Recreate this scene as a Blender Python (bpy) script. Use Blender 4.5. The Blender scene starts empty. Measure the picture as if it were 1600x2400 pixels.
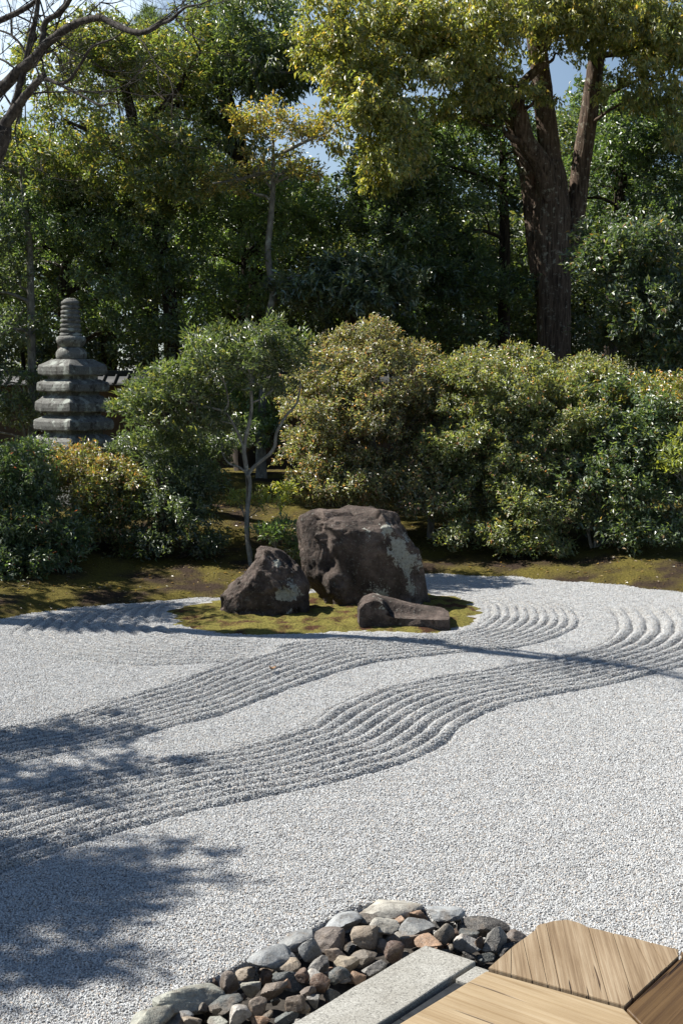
import bpy, bmesh, math, random
import numpy as np
from mathutils import Vector, Matrix

RNG = np.random.default_rng(7)
random.seed(7)
D = bpy.data
SC = bpy.context.scene
COL = SC.collection
R = math.radians

# ------------------------------------------------------------------ camera
H, F, PITCH = 2.2, 3100.0, R(5.9)
cp, sp = math.cos(PITCH), math.sin(PITCH)
cam_d = D.cameras.new('camera'); cam = D.objects.new('camera', cam_d); COL.objects.link(cam)
cam.location = (0, 0, H); cam.rotation_euler = (math.pi/2 - PITCH, 0, 0)
cam_d.sensor_width = 36; cam_d.lens = 36*F/2400; cam_d.clip_end = 2000; cam_d.clip_start = .05
SC.camera = cam

def ray(U, V):
    a, b = (U-800)/F, (1200-V)/F
    return np.array([a, cp + b*sp, -sp + b*cp])
def G(U, V, z=0.0):
    d = ray(U, V); t = (z-H)/d[2]
    return np.array([d[0]*t, d[1]*t, z])
def P(U, V, Y):
    d = ray(U, V); t = Y/d[1]
    return np.array([d[0]*t, Y, H + d[2]*t])

# ------------------------------------------------------------------ light
SUN_AZ, SUN_EL = R(-74), R(48)
sv = Vector((math.sin(SUN_AZ)*math.cos(SUN_EL), math.cos(SUN_AZ)*math.cos(SUN_EL), math.sin(SUN_EL)))
sd = D.lights.new('sun', 'SUN'); sd.energy = 5.0; sd.angle = R(.55); sd.color = (1, .955, .88)
sun = D.objects.new('sun', sd); COL.objects.link(sun)
sun.rotation_euler = sv.to_track_quat('Z', 'Y').to_euler()
W = D.worlds.new('World'); SC.world = W; W.use_nodes = True
nt = W.node_tree; nt.nodes.clear()
wo = nt.nodes.new('ShaderNodeOutputWorld'); bg = nt.nodes.new('ShaderNodeBackground'); bg.inputs[1].default_value = .05
sky = nt.nodes.new('ShaderNodeTexSky'); sky.sky_type = 'NISHITA'; sky.sun_disc = False
sky.sun_elevation = SUN_EL; sky.sun_rotation = SUN_AZ; sky.altitude = 100; sky.air_density = 1.0; sky.dust_density = .25; sky.ozone_density = 3.0
tc = nt.nodes.new('ShaderNodeTexCoord'); mp = nt.nodes.new('ShaderNodeMapping'); mp.inputs['Scale'].default_value = (1.4, 1.4, 3.4); mp.inputs['Location'].default_value = (.55, .2, .1)
cn = nt.nodes.new('ShaderNodeTexNoise'); cn.inputs['Scale'].default_value = 1.7; cn.inputs['Detail'].default_value = 7; cn.inputs['Roughness'].default_value = .55
cr = nt.nodes.new('ShaderNodeValToRGB'); cr.color_ramp.elements[0].position = .60; cr.color_ramp.elements[1].position = .74
dt_ = nt.nodes.new('ShaderNodeVectorMath'); dt_.operation = 'DOT_PRODUCT'; dt_.inputs[1].default_value = tuple(Vector((-.27, .92, .30)).normalized())
mr = nt.nodes.new('ShaderNodeMapRange'); mr.inputs[1].default_value = .962; mr.inputs[2].default_value = 1.0; mr.inputs[3].default_value = 0; mr.inputs[4].default_value = .28
am = nt.nodes.new('ShaderNodeMath'); am.operation = 'ADD'; m2 = nt.nodes.new('ShaderNodeMapRange'); m2.inputs[1].default_value = .84; m2.inputs[2].default_value = .97; m2.inputs[3].default_value = 0; m2.inputs[4].default_value = .3; mxm = nt.nodes.new('ShaderNodeMath'); mxm.operation = 'MAXIMUM'
mx = nt.nodes.new('ShaderNodeMix'); mx.data_type = 'RGBA'; mx.inputs[7].default_value = (9.8, 11.8, 13.8, 1)
L = nt.links.new
L(tc.outputs['Generated'], mp.inputs[0]); L(mp.outputs[0], cn.inputs['Vector']); L(tc.outputs['Generated'], dt_.inputs[0]); L(dt_.outputs['Value'], mr.inputs[0]); L(mr.outputs[0], am.inputs[0]); L(cn.outputs[0], am.inputs[1]); L(am.outputs[0], cr.inputs[0])
L(dt_.outputs['Value'], m2.inputs[0]); L(m2.outputs[0], mxm.inputs[0]); L(cr.outputs[0], mxm.inputs[1]); L(mxm.outputs[0], mx.inputs[0]); L(sky.outputs[0], mx.inputs[6]); L(mx.outputs[2], bg.inputs[0]); L(bg.outputs[0], wo.inputs[0])
SC.view_settings.view_transform = 'Standard'; SC.view_settings.look = 'None'; SC.view_settings.exposure = .95; SC.view_settings.gamma = 1
SC.cycles.sample_clamp_direct = 12; SC.cycles.sample_clamp_indirect = 4; SC.cycles.max_bounces = 7; SC.cycles.diffuse_bounces = 3; SC.cycles.glossy_bounces = 2; SC.cycles.transmission_bounces = 3; SC.cycles.caustics_reflective = False; SC.cycles.caustics_refractive = False

# ------------------------------------------------------------------ numpy noise
def _h(ix, iy, iz, seed):
    h = (ix.astype(np.int64)*374761393 + iy.astype(np.int64)*668265263 + iz.astype(np.int64)*1274126177 + seed*974634777) & 0xffffffff
    h = ((h ^ (h >> 13))*1274126177) & 0xffffffff
    return ((h ^ (h >> 16)) & 0xffffff)/float(0xffffff)
def vn(p, seed=0):
    p = np.asarray(p, float); i = np.floor(p).astype(np.int64); f = p-i; f = f*f*(3-2*f)
    o = 0
    for a in (0, 1):
        for b in (0, 1):
            for c in (0, 1):
                w = (f[:, 0] if a else 1-f[:, 0])*(f[:, 1] if b else 1-f[:, 1])*(f[:, 2] if c else 1-f[:, 2])
                o = o + w*_h(i[:, 0]+a, i[:, 1]+b, i[:, 2]+c, seed)
    return o*2-1
def fbm(p, octv=4, seed=0, rough=.5):
    o, a, s = 0, 1.0, 0
    p = np.asarray(p, float)
    for k in range(octv):
        o = o + a*vn(p*(2**k), seed+k); s += a; a *= rough
    return o/s
def unit(v):
    return v/np.maximum(np.linalg.norm(v, axis=-1, keepdims=True), 1e-9)

# ------------------------------------------------------------------ objects
def tag(o, label=None, cat=None, group=None, kind=None):
    if label: o['label'] = label
    if cat: o['category'] = cat
    if group: o['group'] = group
    if kind: o['kind'] = kind
    return o
def empty(name, loc, label=None, cat=None, group=None):
    o = D.objects.new(name, None); COL.objects.link(o); o.location = tuple(loc); o.empty_display_size = .1
    return tag(o, label, cat, group)
def addobj(name, me, mat=None, parent=None):
    o = D.objects.new(name, me); COL.objects.link(o)
    if mat: me.materials.append(mat)
    if parent is not None:
        o.parent = parent; o.location = tuple(-Vector(parent.location))   # world-space vertices
    return o
def np_mesh(name, verts, faces, smooth=False, col=None, attrs=None):
    verts = np.ascontiguousarray(verts, dtype=np.float32); faces = np.ascontiguousarray(faces, dtype=np.int32)
    me = D.meshes.new(name); n, k = faces.shape
    me.vertices.add(len(verts)); me.vertices.foreach_set('co', verts.ravel())
    me.loops.add(n*k); me.loops.foreach_set('vertex_index', faces.ravel())
    me.polygons.add(n); me.polygons.foreach_set('loop_start', np.arange(0, n*k, k, dtype=np.int32))
    me.polygons.foreach_set('use_smooth', np.full(n, smooth, dtype=bool))
    if col is not None:
        a = me.attributes.new('tint', 'FLOAT_COLOR', 'POINT'); c = np.ones((len(verts), 4), np.float32); c[:, :3] = col; a.data.foreach_set('color', c.ravel())
    for kk, v in (attrs or {}).items():
        a = me.attributes.new(kk, 'FLOAT', 'POINT'); a.data.foreach_set('value', np.ascontiguousarray(v, dtype=np.float32))
    me.update(calc_edges=True)
    return me
class MB:
    """collects quads; tubes and boxes of one mesh"""
    def __init__(s): s.v = []; s.f = []; s.n = 0
    def add(s, v, f):
        s.v.append(np.asarray(v, float)); s.f.append(np.asarray(f, int)+s.n); s.n += len(v)
    def tube(s, pts, rad, n=8, res=3, bark=0.0, seed=0, jitter=0.0):
        pts = np.asarray(pts, float); rad = np.asarray(rad, float)
        if res > 1 and len(pts) > 2:
            q = np.vstack([2*pts[0]-pts[1], pts, 2*pts[-1]-pts[-2]]); op = []; orr = []
            for i in range(len(pts)-1):
                for t in np.linspace(0, 1, res, endpoint=False):
                    a, b, c, d = q[i], q[i+1], q[i+2], q[i+3]
                    op.append(.5*((2*b)+(-a+c)*t+(2*a-5*b+4*c-d)*t*t+(-a+3*b-3*c+d)*t**3)); orr.append(rad[i]*(1-t)+rad[i+1]*t)
            op.append(pts[-1]); orr.append(rad[-1]); pts = np.array(op); rad = np.array(orr)
        m = len(pts); tan = unit(np.gradient(pts, axis=0))
        ref = np.array([0, 0, 1.]) if abs(tan[0][2]) < .9 else np.array([0, 1., 0])
        u = unit(np.cross(tan[0], ref)); us = []
        for i in range(m):
            u = unit(u - tan[i]*np.dot(u, tan[i])); us.append(u)
        us = np.array(us); ws = np.cross(tan, us)
        if jitter:
            pts = pts + RNG.normal(0, jitter, pts.shape)*rad[:, None]
        an = np.arange(n)*2*math.pi/n
        rr = np.repeat(rad[:, None], n, 1)
        if bark:
            sarc = np.arange(m)[:, None]*.35+np.zeros((1, n))
            q = np.stack([np.cos(an)[None]*5.5+0*sarc, np.sin(an)[None]*5.5+0*sarc, sarc*.5], -1).reshape(-1, 3)
            rr = rr*(1+bark*(1-2*np.abs(fbm(q, 3, seed)))).reshape(m, n)
        v = pts[:, None]+rr[..., None]*(np.cos(an)[None, :, None]*us[:, None]+np.sin(an)[None, :, None]*ws[:, None])
        v = v.reshape(-1, 3); i = np.arange(m-1)[:, None]*n; j = np.arange(n)[None]; k = (j+1) % n
        f = np.stack([i+j, i+k, i+n+k, i+n+j], -1).reshape(-1, 4)
        s.add(v, f)
        for e, base in ((0, 0), (1, (m-1)*n)):              # close the ends
            c = s.n; s.v.append(pts[[0 if e == 0 else -1]]); s.n += 1
            off = c-len(v)
            ff = [[off+base+a, off+base+(a+1) % n, c, c] for a in range(n)]
            s.f.append(np.array([[q[0], q[1], q[2], q[2]] for q in ff]))
    def box(s, c, size, rot=None):
        v = np.array([[x, y, z] for x in (-.5, .5) for y in (-.5, .5) for z in (-.5, .5)])*np.asarray(size)
        if rot is not None: v = v @ np.array(rot).T
        s.add(v+np.asarray(c), [[0, 1, 3, 2], [4, 6, 7, 5], [0, 4, 5, 1], [2, 3, 7, 6], [0, 2, 6, 4], [1, 5, 7, 3]])
    def build(s, name, mat, parent=None, smooth=True):
        v = np.vstack(s.v); f = np.vstack(s.f)
        me = D.meshes.new(name)
        fl = [list(dict.fromkeys(q)) for q in f.tolist()]
        me.from_pydata(v.tolist(), [], fl); me.polygons.foreach_set('use_smooth', [smooth]*len(fl)); me.update()
        return addobj(name, me, mat, parent)

# ------------------------------------------------------------------ materials
def newmat(name):
    m = D.materials.new(name); m.use_nodes = True; t = m.node_tree
    return m, t, t.nodes['Principled BSDF'], t.links.new
def node(t, kind, **kw):
    n = t.nodes.new(kind)
    for k, v in kw.items():
        if k in n.inputs: n.inputs[k].default_value = v
        else: setattr(n, k, v)
    return n
def ramp(t, stops):
    n = t.nodes.new('ShaderNodeValToRGB'); e = n.color_ramp.elements
    while len(e) < len(stops): e.new(.5)
    for x, (p, c) in zip(e, stops):
        x.position = p; x.color = (*c, 1) if len(c) == 3 else c
    return n
def mixc(t, fac, a, b, blend='MIX'):
    n = t.nodes.new('ShaderNodeMix'); n.data_type = 'RGBA'; n.blend_type = blend
    for s, v in ((0, fac), (6, a), (7, b)):
        if hasattr(v, 'is_output'): t.links.new(v, n.inputs[s])
        else: n.inputs[s].default_value = v if s == 0 else (*v, 1)
    return n.outputs[2]

def leafmat(name, rough=.33, trans=.3, spec=.5, tcol=(2.1, 1.95, .8)):
    m, t, b, L = newmat(name)
    a = node(t, 'ShaderNodeAttribute', attribute_name='tint')
    L(a.outputs['Color'], b.inputs['Base Color']); b.inputs['Roughness'].default_value = rough; b.inputs['Specular IOR Level'].default_value = spec; b.inputs['Coat Weight'].default_value = 1.; b.inputs['Coat Roughness'].default_value = .46; b.inputs['Coat IOR'].default_value = 1.68
    tr = node(t, 'ShaderNodeBsdfTranslucent'); L(mixc(t, 1.0, a.outputs['Color'], tcol, 'MULTIPLY'), tr.inputs[0])
    ms = node(t, 'ShaderNodeMixShader'); ms.inputs[0].default_value = trans
    L(b.outputs[0], ms.inputs[1]); L(tr.outputs[0], ms.inputs[2]); L(ms.outputs[0], t.nodes['Material Output'].inputs[0])
    return m
LEAF = leafmat('glossy evergreen leaf', .44, .42, 1.0)
LEAF_SOFT = leafmat('soft leaf', .46, .42, 1.0)
LEAF_CAMPHOR = leafmat('camphor leaf', .48, .48, .9, (2.0, 1.85, .7))

def barkmat(name, dark, light, lichen=None, sc=6, stretch=.16, bump=.5):
    m, t, b, L = newmat(name)
    g = node(t, 'ShaderNodeNewGeometry'); mpn = node(t, 'ShaderNodeMapping'); mpn.inputs['Scale'].default_value = (1, 1, stretch)
    L(g.outputs['Position'], mpn.inputs[0])
    n = node(t, 'ShaderNodeTexNoise', Scale=sc*4., Detail=6., Roughness=.65); L(mpn.outputs[0], n.inputs['Vector'])
    c = ramp(t, [(.36, dark), (.62, light)]); L(n.outputs[0], c.inputs[0]); out = c.outputs[0]
    if lichen:
        n2 = node(t, 'ShaderNodeTexNoise', Scale=sc*1.5, Detail=8., Roughness=.7); L(g.outputs['Position'], n2.inputs['Vector'])
        r2 = ramp(t, [(.56, (0, 0, 0)), (.64, (1, 1, 1))]); L(n2.outputs[0], r2.inputs[0]); out = mixc(t, r2.outputs[0], out, lichen)
    L(out, b.inputs['Base Color']); b.inputs['Roughness'].default_value = .9; b.inputs['Specular IOR Level'].default_value = .2
    bp = node(t, 'ShaderNodeBump', Strength=bump, Distance=.03); L(n.outputs[0], bp.inputs['Height']); L(bp.outputs[0], b.inputs['Normal'])
    return m
BARK_DARK = barkmat('dark bark', (.018, .014, .011), (.06, .048, .036))
BARK_GREY = barkmat('grey bark', (.09, .085, .075), (.24, .23, .2), (.32, .33, .28), 5, .4, .3)
BARK_CAMPHOR = barkmat('furrowed brown bark', (.035, .024, .018), (.16, .115, .085), (.30, .28, .22), 8, .1, .9)
BARK_BARE = barkmat('bare branch bark', (.02, .017, .016), (.075, .066, .058), (.15, .15, .14), 7, .4, .4)

# ------------------------------------------------------------------ gravel garden: rake height field
def gpath(pts): return np.array([G(*p)[:2] for p in pts])
EDGE = gpath([(-900, 1560), (-300, 1484), (0, 1454), (112, 1434), (306, 1413), (520, 1401), (700, 1385), (1000, 1349), (1173, 1352), (1327, 1362), (1600, 1388), (1900, 1425), (2600, 1500)])
def yb(x): return np.interp(x, EDGE[:, 0], EDGE[:, 1]) + .04*np.sin(x*7.3)+.03*np.sin(x*17.1+1)
BANDS = [
 (9, [(-420, 1960), (-200, 1910), (0, 1863), (204, 1815), (408, 1776), (500, 1764), (634, 1733), (723, 1704), (777, 1664), (835, 1635), (902, 1612), (1013, 1590), (1125, 1572), (1259, 1552), (1371, 1527), (1427, 1504), (1450, 1478), (1448, 1453), (1433, 1430), (1415, 1418)],
     [(-420, 2230), (-200, 2130), (0, 2047), (153, 1986), (306, 1940), (459, 1899), (561, 1879), (714, 1848), (768, 1836), (857, 1813), (946, 1787), (1004, 1764), (1049, 1737), (1076, 1702), (1125, 1675), (1200, 1648), (1310, 1626), (1438, 1603), (1600, 1563), (1700, 1528), (1745, 1490), (1745, 1458), (1710, 1430), (1680, 1418)]),
 (9, [(1110, 1398), (1148, 1418), (1152, 1445), (1112, 1474), (1050, 1490), (900, 1498), (750, 1502), (640, 1515), (536, 1548), (485, 1569), (408, 1599), (306, 1630), (204, 1661), (102, 1686), (0, 1706), (-300, 1775)],
     [(1300, 1408), (1341, 1430), (1356, 1453), (1351, 1473), (1310, 1493), (1259, 1509), (1208, 1521), (1127, 1527), (953, 1544), (877, 1555), (800, 1574), (689, 1610), (612, 1640), (510, 1681), (383, 1712), (306, 1732), (153, 1763), (0, 1793), (-300, 1880)]),
 (10, [(650, 1500), (560, 1498), (470, 1490), (400, 1477), (372, 1450), (380, 1425), (430, 1404)],
     [(640, 1530), (520, 1552), (330, 1562), (130, 1545), (20, 1490), (90, 1446), (300, 1416)]),
]
GX0, GX1, GY0, GY1, GS = -8.5, 8.5, 2.0, 17.0, .0125
NX, NY = int(round((GX1-GX0)/GS))+1, int(round((GY1-GY0)/GS))+1
hf = np.zeros((NY, NX)); cnt = np.zeros((NY, NX))
def resample(p, n):
    # smooth and even steps
    d = np.r_[0, np.cumsum(np.linalg.norm(np.diff(p, axis=0), axis=1))]; s = np.linspace(0, d[-1], n)
    q = np.stack([np.interp(s, d, p[:, k]) for k in (0, 1)], 1)
    for _ in range(n//16):
        q[1:-1] = .25*q[:-2]+.5*q[1:-1]+.25*q[2:]
    return q
for (nr, up, lo) in BANDS:
    n = 1600
    if len(up) == len(lo):                             # paired points: the furrows run from pair to pair
        tt_ = np.linspace(0, len(up)-1, n); a, b = [np.stack([np.interp(tt_, np.arange(len(up)), gpath(q_)[:, k_]) for k_ in (0, 1)], 1) for q_ in (up, lo)]
        for q_ in (a, b):
            for _ in range(3000): q_[1:-1] = .25*q_[:-2]+.5*q_[1:-1]+.25*q_[2:]
    else: a = resample(gpath(up), n); b = resample(gpath(lo), n)
    wob = np.cumsum(RNG.normal(0, .02, n)); wob = np.convolve(wob, np.ones(60)/60, 'same')
    m = 260
    t = np.linspace(0, 1, m)[None]
    pts = a[:, None]*(1-t[..., None])+b[:, None]*t[..., None]
    ph = t*nr
    tri = 1-np.abs(2*(ph % 1)-1)                       # 0 in the furrow, 1 on the crest
    prof = np.sin(tri*math.pi/2)**.8
    wd = np.linalg.norm(a-b, axis=1)[:, None]/nr       # pitch
    amp = np.clip(wd*.45, 0, .05)
    endf = np.clip(np.minimum(np.arange(n), np.arange(n)[::-1])/60., 0, 1)[:, None]
    hh = (prof-.55)*amp*(.6 if nr == 10 else 1)*endf*(1+.18*np.sin(np.arange(n)*.05+1)[:, None])
    ix = np.clip(((pts[..., 0]-GX0)/GS).round().astype(int), 0, NX-1); iy = np.clip(((pts[..., 1]-GY0)/GS).round().astype(int), 0, NY-1)
    h2 = np.zeros_like(hf); c2 = np.zeros_like(hf)
    np.add.at(h2, (iy.ravel(), ix.ravel()), np.broadcast_to(hh, ix.shape).ravel()); np.add.at(c2, (iy.ravel(), ix.ravel()), 1)
    k = c2 > 0; hf[k] = h2[k]/c2[k]
for _ in range(2):
    hp = np.pad(hf, 1, mode='edge'); hf = .5*hf+.125*(hp[:-2, 1:-1]+hp[2:, 1:-1]+hp[1:-1, :-2]+hp[1:-1, 2:])
gx = np.linspace(GX0, GX1, NX); gy = np.linspace(GY0, GY1, NY); XX, YY = np.meshgrid(gx, gy)
q = np.stack([XX.ravel(), YY.ravel(), 0*XX.ravel()], 1)
hf = hf + .010*fbm(q*1.1, 2, 3).reshape(hf.shape) + .004*fbm(q*9, 3, 5).reshape(hf.shape)
# gravel is banked slightly against its edge, and slips under the bank beyond it
over = YY-yb(XX)
hf = hf - np.clip(over-.12, 0, 1)*.5
def hsample(x, y):
    fx = np.clip((np.asarray(x)-GX0)/GS, 0, NX-1.001); fy = np.clip((np.asarray(y)-GY0)/GS, 0, NY-1.001)
    i = fx.astype(int); j = fy.astype(int); a = fx-i; b = fy-j
    return hf[j, i]*(1-a)*(1-b)+hf[j, i+1]*a*(1-b)+hf[j+1, i]*(1-a)*b+hf[j+1, i+1]*a*b
# the strip of border stones, kerb and veranda, in ground coordinates
KD = np.array([math.sin(R(38.2)), math.cos(R(38.2))]); KP = np.array([KD[1], -KD[0]])   # along the kerb, and towards the veranda
PIT = gpath([(300, 2395), (420, 2330), (560, 2258), (700, 2190), (800, 2135), (880, 2112), (980, 2128), (1080, 2152), (1180, 2180), (1245, 2205), (1330, 2240)])
PIT = PIT+KP*.02
PITP = np.vstack([PIT[0]-KD*2.5, PIT, PIT[-1]+KP*3.0, PIT[-1]+KP*3.0-KD*5.5, PIT[0]-KD*2.5+KP*3])
def inpoly(x, y, poly):
    r = np.zeros(np.shape(x), bool); j = len(poly)-1
    for i in range(len(poly)):
        xi, yi = poly[i]; xj, yj = poly[j]
        c = ((yi > y) != (yj > y)) & (x < (xj-xi)*(y-yi)/(yj-yi+1e-12)+xi); r ^= c; j = i
    return r
pit = inpoly(XX, YY, PITP)
hf = np.where(pit, hf-.10, hf)
V = np.stack([XX.ravel(), YY.ravel(), hf.ravel()], 1)
ii = (np.arange(NY-1)[:, None]*NX+np.arange(NX-1)[None]).ravel()
keep = (over < .5)[:-1, :-1].ravel()
FA = np.stack([ii, ii+1, ii+NX+1, ii+NX], 1)[keep]

m, t, b, L = newmat('raked gravel with shaded gaps')
g = node(t, 'ShaderNodeNewGeometry')
vo = node(t, 'ShaderNodeTexVoronoi', Scale=135.); L(g.outputs['Position'], vo.inputs['Vector'])
sx = node(t, 'ShaderNodeSeparateColor'); L(vo.outputs['Color'], sx.inputs[0])
c1 = ramp(t, [(0, (.07, .065, .06)), (.15, (.2, .19, .18)), (.45, (.34, .34, .33)), (1, (.46, .46, .45))]); L(sx.outputs[0], c1.inputs[0]); L(c1.outputs[0], b.inputs['Base Color'])  # bed tones darkened so gaps between the pebbles look shaded
b.inputs['Roughness'].default_value = .85; b.inputs['Specular IOR Level'].default_value = .25
bp = node(t, 'ShaderNodeBump', Strength=.8, Distance=.006); bp.invert = True; L(vo.outputs['Distance'], bp.inputs['Height']); L(bp.outputs[0], b.inputs['Normal'])
GRAVEL = m
tag(addobj('gravel_bed', np_mesh('gravel_bed', V, FA, True), GRAVEL), 'pale grey gravel bed raked into curving parallel ridges', kind='structure')

# loose pebbles on the bed: small clusters of real stones on every few centimetres
m, t, b, L = newmat('gravel pebble')
a = node(t, 'ShaderNodeAttribute', attribute_name='tint'); L(a.outputs['Color'], b.inputs['Base Color']); b.inputs['Roughness'].default_value = .75; b.inputs['Specular IOR Level'].default_value = .3
PEB = m
pc = D.collections.new('pebble clusters')
bm = bmesh.new(); bmesh.ops.create_icosphere(bm, subdivisions=1, radius=1); icoV = np.array([v.co[:] for v in bm.verts]); icoF = np.array([[v.index for v in f.verts] for f in bm.faces]); bm.free()
for ci in range(10):
    vs, fs, cs = [], [], []
    npb = 17
    for k in range(npb):
        r = .0175*math.sqrt(RNG.random()); th = RNG.random()*6.283
        s = RNG.uniform(.0026, .0043)*np.array([RNG.uniform(.8, 1.35), RNG.uniform(.75, 1.1), RNG.uniform(.6, .95)])
        rot = np.array(Matrix.Rotation(RNG.random()*6.28, 3, 'Z') @ Matrix.Rotation(RNG.normal(0, .6), 3, 'X') @ Matrix.Rotation(RNG.normal(0, .6), 3, 'Y'))
        v = (icoV*(1+RNG.normal(0, .13, (12, 1)))*s) @ rot.T + np.array([r*math.cos(th), r*math.sin(th), RNG.uniform(0, .0045)])
        x = RNG.random()
        base = np.array([.51, .52, .52]) if x < .60 else np.array([.45, .445, .43]) if x < .84 else np.array([.24, .235, .235]) if x < .93 else np.array([.55, .46, .37]) if x < .985 else np.array([.3, .2, .13])
        vs.append(v); fs.append(icoF+12*k); cs.append(np.repeat((base*RNG.uniform(.72, 1.16))[None], 12, 0))
    o = D.objects.new('pebble_cluster', np_mesh('pebble_cluster', np.vstack(vs), np.vstack(fs), False, np.vstack(cs))); o.data.materials.append(PEB); pc.objects.link(o)
S = .0235
px_, py_ = np.meshgrid(np.arange(-5.4, 6.2, S), np.arange(3.6, 15.2, S)); px_ = px_.ravel()+RNG.uniform(-.4, .4, px_.size)*S; py_ = py_.ravel()+RNG.uniform(-.4, .4, py_.size)*S
ISL = gpath([(398, 1440), (412, 1424), (470, 1412), (560, 1402), (700, 1392), (850, 1385), (980, 1388), (1060, 1396), (1110, 1412), (1132, 1432), (1122, 1455), (1085, 1472), (1040, 1484), (950, 1486), (850, 1484), (720, 1487), (600, 1488), (500, 1482), (430, 1468)])
wide = 800/F*1.12
kk = (np.abs(px_) < py_*wide+.9) & (py_ < yb(px_)+.02+.05*RNG.normal(size=px_.size)) & ~inpoly(px_, py_, PITP) & ~inpoly(px_, py_, ISL)
px_, py_ = px_[kk], py_[kk]; pz_ = hsample(px_, py_)
e = .015
gxs = (hsample(px_+e, py_)-hsample(px_-e, py_))/(2*e); gys = (hsample(px_, py_+e)-hsample(px_, py_-e))/(2*e)
me = D.meshes.new('gravel_pebbles'); me.vertices.add(len(px_)); me.vertices.foreach_set('co', np.stack([px_, py_, pz_], 1).astype(np.float32).ravel())
rots = np.zeros((len(px_), 3), np.float32)
for i in range(len(px_)):
    nrm = Vector((-gxs[i], -gys[i], 1)).normalized()
    rots[i] = (Vector((0, 0, 1)).rotation_difference(nrm).to_matrix() @ Matrix.Rotation(RNG.random()*6.283, 3, 'Z')).to_euler()
at = me.attributes.new('rot', 'FLOAT_VECTOR', 'POINT'); at.data.foreach_set('vector', rots.ravel())
at = me.attributes.new('pick', 'INT', 'POINT'); at.data.foreach_set('value', RNG.integers(0, 10, len(px_)).astype(np.int32))
at = me.attributes.new('scl', 'FLOAT', 'POINT'); at.data.foreach_set('value', RNG.uniform(.9, 1.15, len(px_)).astype(np.float32))
peb = tag(addobj('gravel_pebbles', me), 'countless loose pale granite pebbles covering the raked bed', kind='stuff')
ng = D.node_groups.new('pebble scatter', 'GeometryNodeTree')
ng.interface.new_socket('Geometry', in_out='INPUT', socket_type='NodeSocketGeometry'); ng.interface.new_socket('Geometry', in_out='OUTPUT', socket_type='NodeSocketGeometry')
gi = ng.nodes.new('NodeGroupInput'); go = ng.nodes.new('NodeGroupOutput'); ip = ng.nodes.new('GeometryNodeInstanceOnPoints'); cinf = ng.nodes.new('GeometryNodeCollectionInfo')
cinf.inputs['Collection'].default_value = pc; cinf.inputs['Separate Children'].default_value = True; cinf.inputs['Reset Children'].default_value = True
def nat(nm, ty):
    n = ng.nodes.new('GeometryNodeInputNamedAttribute'); n.data_type = ty; n.inputs[0].default_value = nm; return n.outputs[0]
ip.inputs['Pick Instance'].default_value = True
for a_, b_ in ((gi.outputs[0], ip.inputs['Points']), (cinf.outputs[0], ip.inputs['Instance']), (nat('pick', 'INT'), ip.inputs['Instance Index']), (nat('rot', 'FLOAT_VECTOR'), ip.inputs['Rotation']), (nat('scl', 'FLOAT'), ip.inputs['Scale']), (ip.outputs[0], go.inputs[0])):
    ng.links.new(a_, b_)
md = peb.modifiers.new('scatter', 'NODES'); md.node_group = ng

# ------------------------------------------------------------------ moss ground behind the gravel
def gz(x, y):
    o = np.asarray(y)-yb(np.asarray(x)); x = np.asarray(x, float); y = np.asarray(y, float)
    q = np.stack([x.ravel(), y.ravel(), 0*x.ravel()], 1)
    n = fbm(q*.9, 3, 11).reshape(x.shape)
    n2 = fbm(q*5, 3, 17).reshape(x.shape)
    rise = np.clip(o, 0, .25)/.25*.05 + np.clip(o-.2, 0, 6)*.105
    return np.where(o > 0, rise+n*.07*np.clip(o, 0, 1)+n2*.02*np.clip(o*3, 0, 1), -.12+np.clip(o+.12, 0, .12))
def grid(x0, x1, y0, y1, s, z):
    xs = np.arange(x0, x1+1e-6, s); ys = np.arange(y0, y1+1e-6, s); X, Y = np.meshgrid(xs, ys)
    v = np.stack([X.ravel(), Y.ravel(), z(X, Y).ravel()], 1); n = len(xs)
    i = (np.arange(len(ys)-1)[:, None]*n+np.arange(n-1)[None]).ravel()
    return v, np.stack([i, i+1, i+n+1, i+n], 1)
m, t, b, L = newmat('moss and earth')
g = node(t, 'ShaderNodeNewGeometry')
n1 = node(t, 'ShaderNodeTexNoise', Scale=1.3, Detail=6., Roughness=.6); L(g.outputs['Position'], n1.inputs['Vector'])
n2 = node(t, 'ShaderNodeTexNoise', Scale=45., Detail=6., Roughness=.7); L(g.outputs['Position'], n2.inputs['Vector'])
mossc = ramp(t, [(.3, (.045, .04, .011)), (.55, (.14, .115, .028)), (.8, (.24, .2, .05))]); L(n2.outputs[0], mossc.inputs[0])
soilc = ramp(t, [(.3, (.02, .014, .010)), (.7, (.075, .052, .036))]); L(n2.outputs[0], soilc.inputs[0])  # soil tone lowered to stand in for dappled branch shade
mk = ramp(t, [(.46, (1, 1, 1)), (.60, (0, 0, 0))]); L(n1.outputs[0], mk.inputs[0])
L(mixc(t, mk.outputs[0], soilc.outputs[0], mossc.outputs[0]), b.inputs['Base Color']); b.inputs['Roughness'].default_value = .95; b.inputs['Specular IOR Level'].default_value = .1
bp = node(t, 'ShaderNodeBump', Strength=1., Distance=.03); L(n2.outputs[0], bp.inputs['Height']); L(bp.outputs[0], b.inputs['Normal'])
GROUND = m
v, f = grid(-9, 10, 9, 21.5, .05, gz)
tag(addobj('moss_ground', np_mesh('moss_ground', v, f, True), GROUND), 'olive moss and brown earth bank under the shrubs', kind='structure')
def gfar(x, y):
    far = np.hypot(x, y-12)
    return np.where(y > 20, .55, -.22)+0*far
xs = np.array([-700, -200, -60, -25, -12, 12, 25, 60, 200, 700.]); ys = np.array([-300, -60, -10, 2, 9, 15, 19.5, 21.4, 24, 30, 60, 200, 900.])
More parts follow.
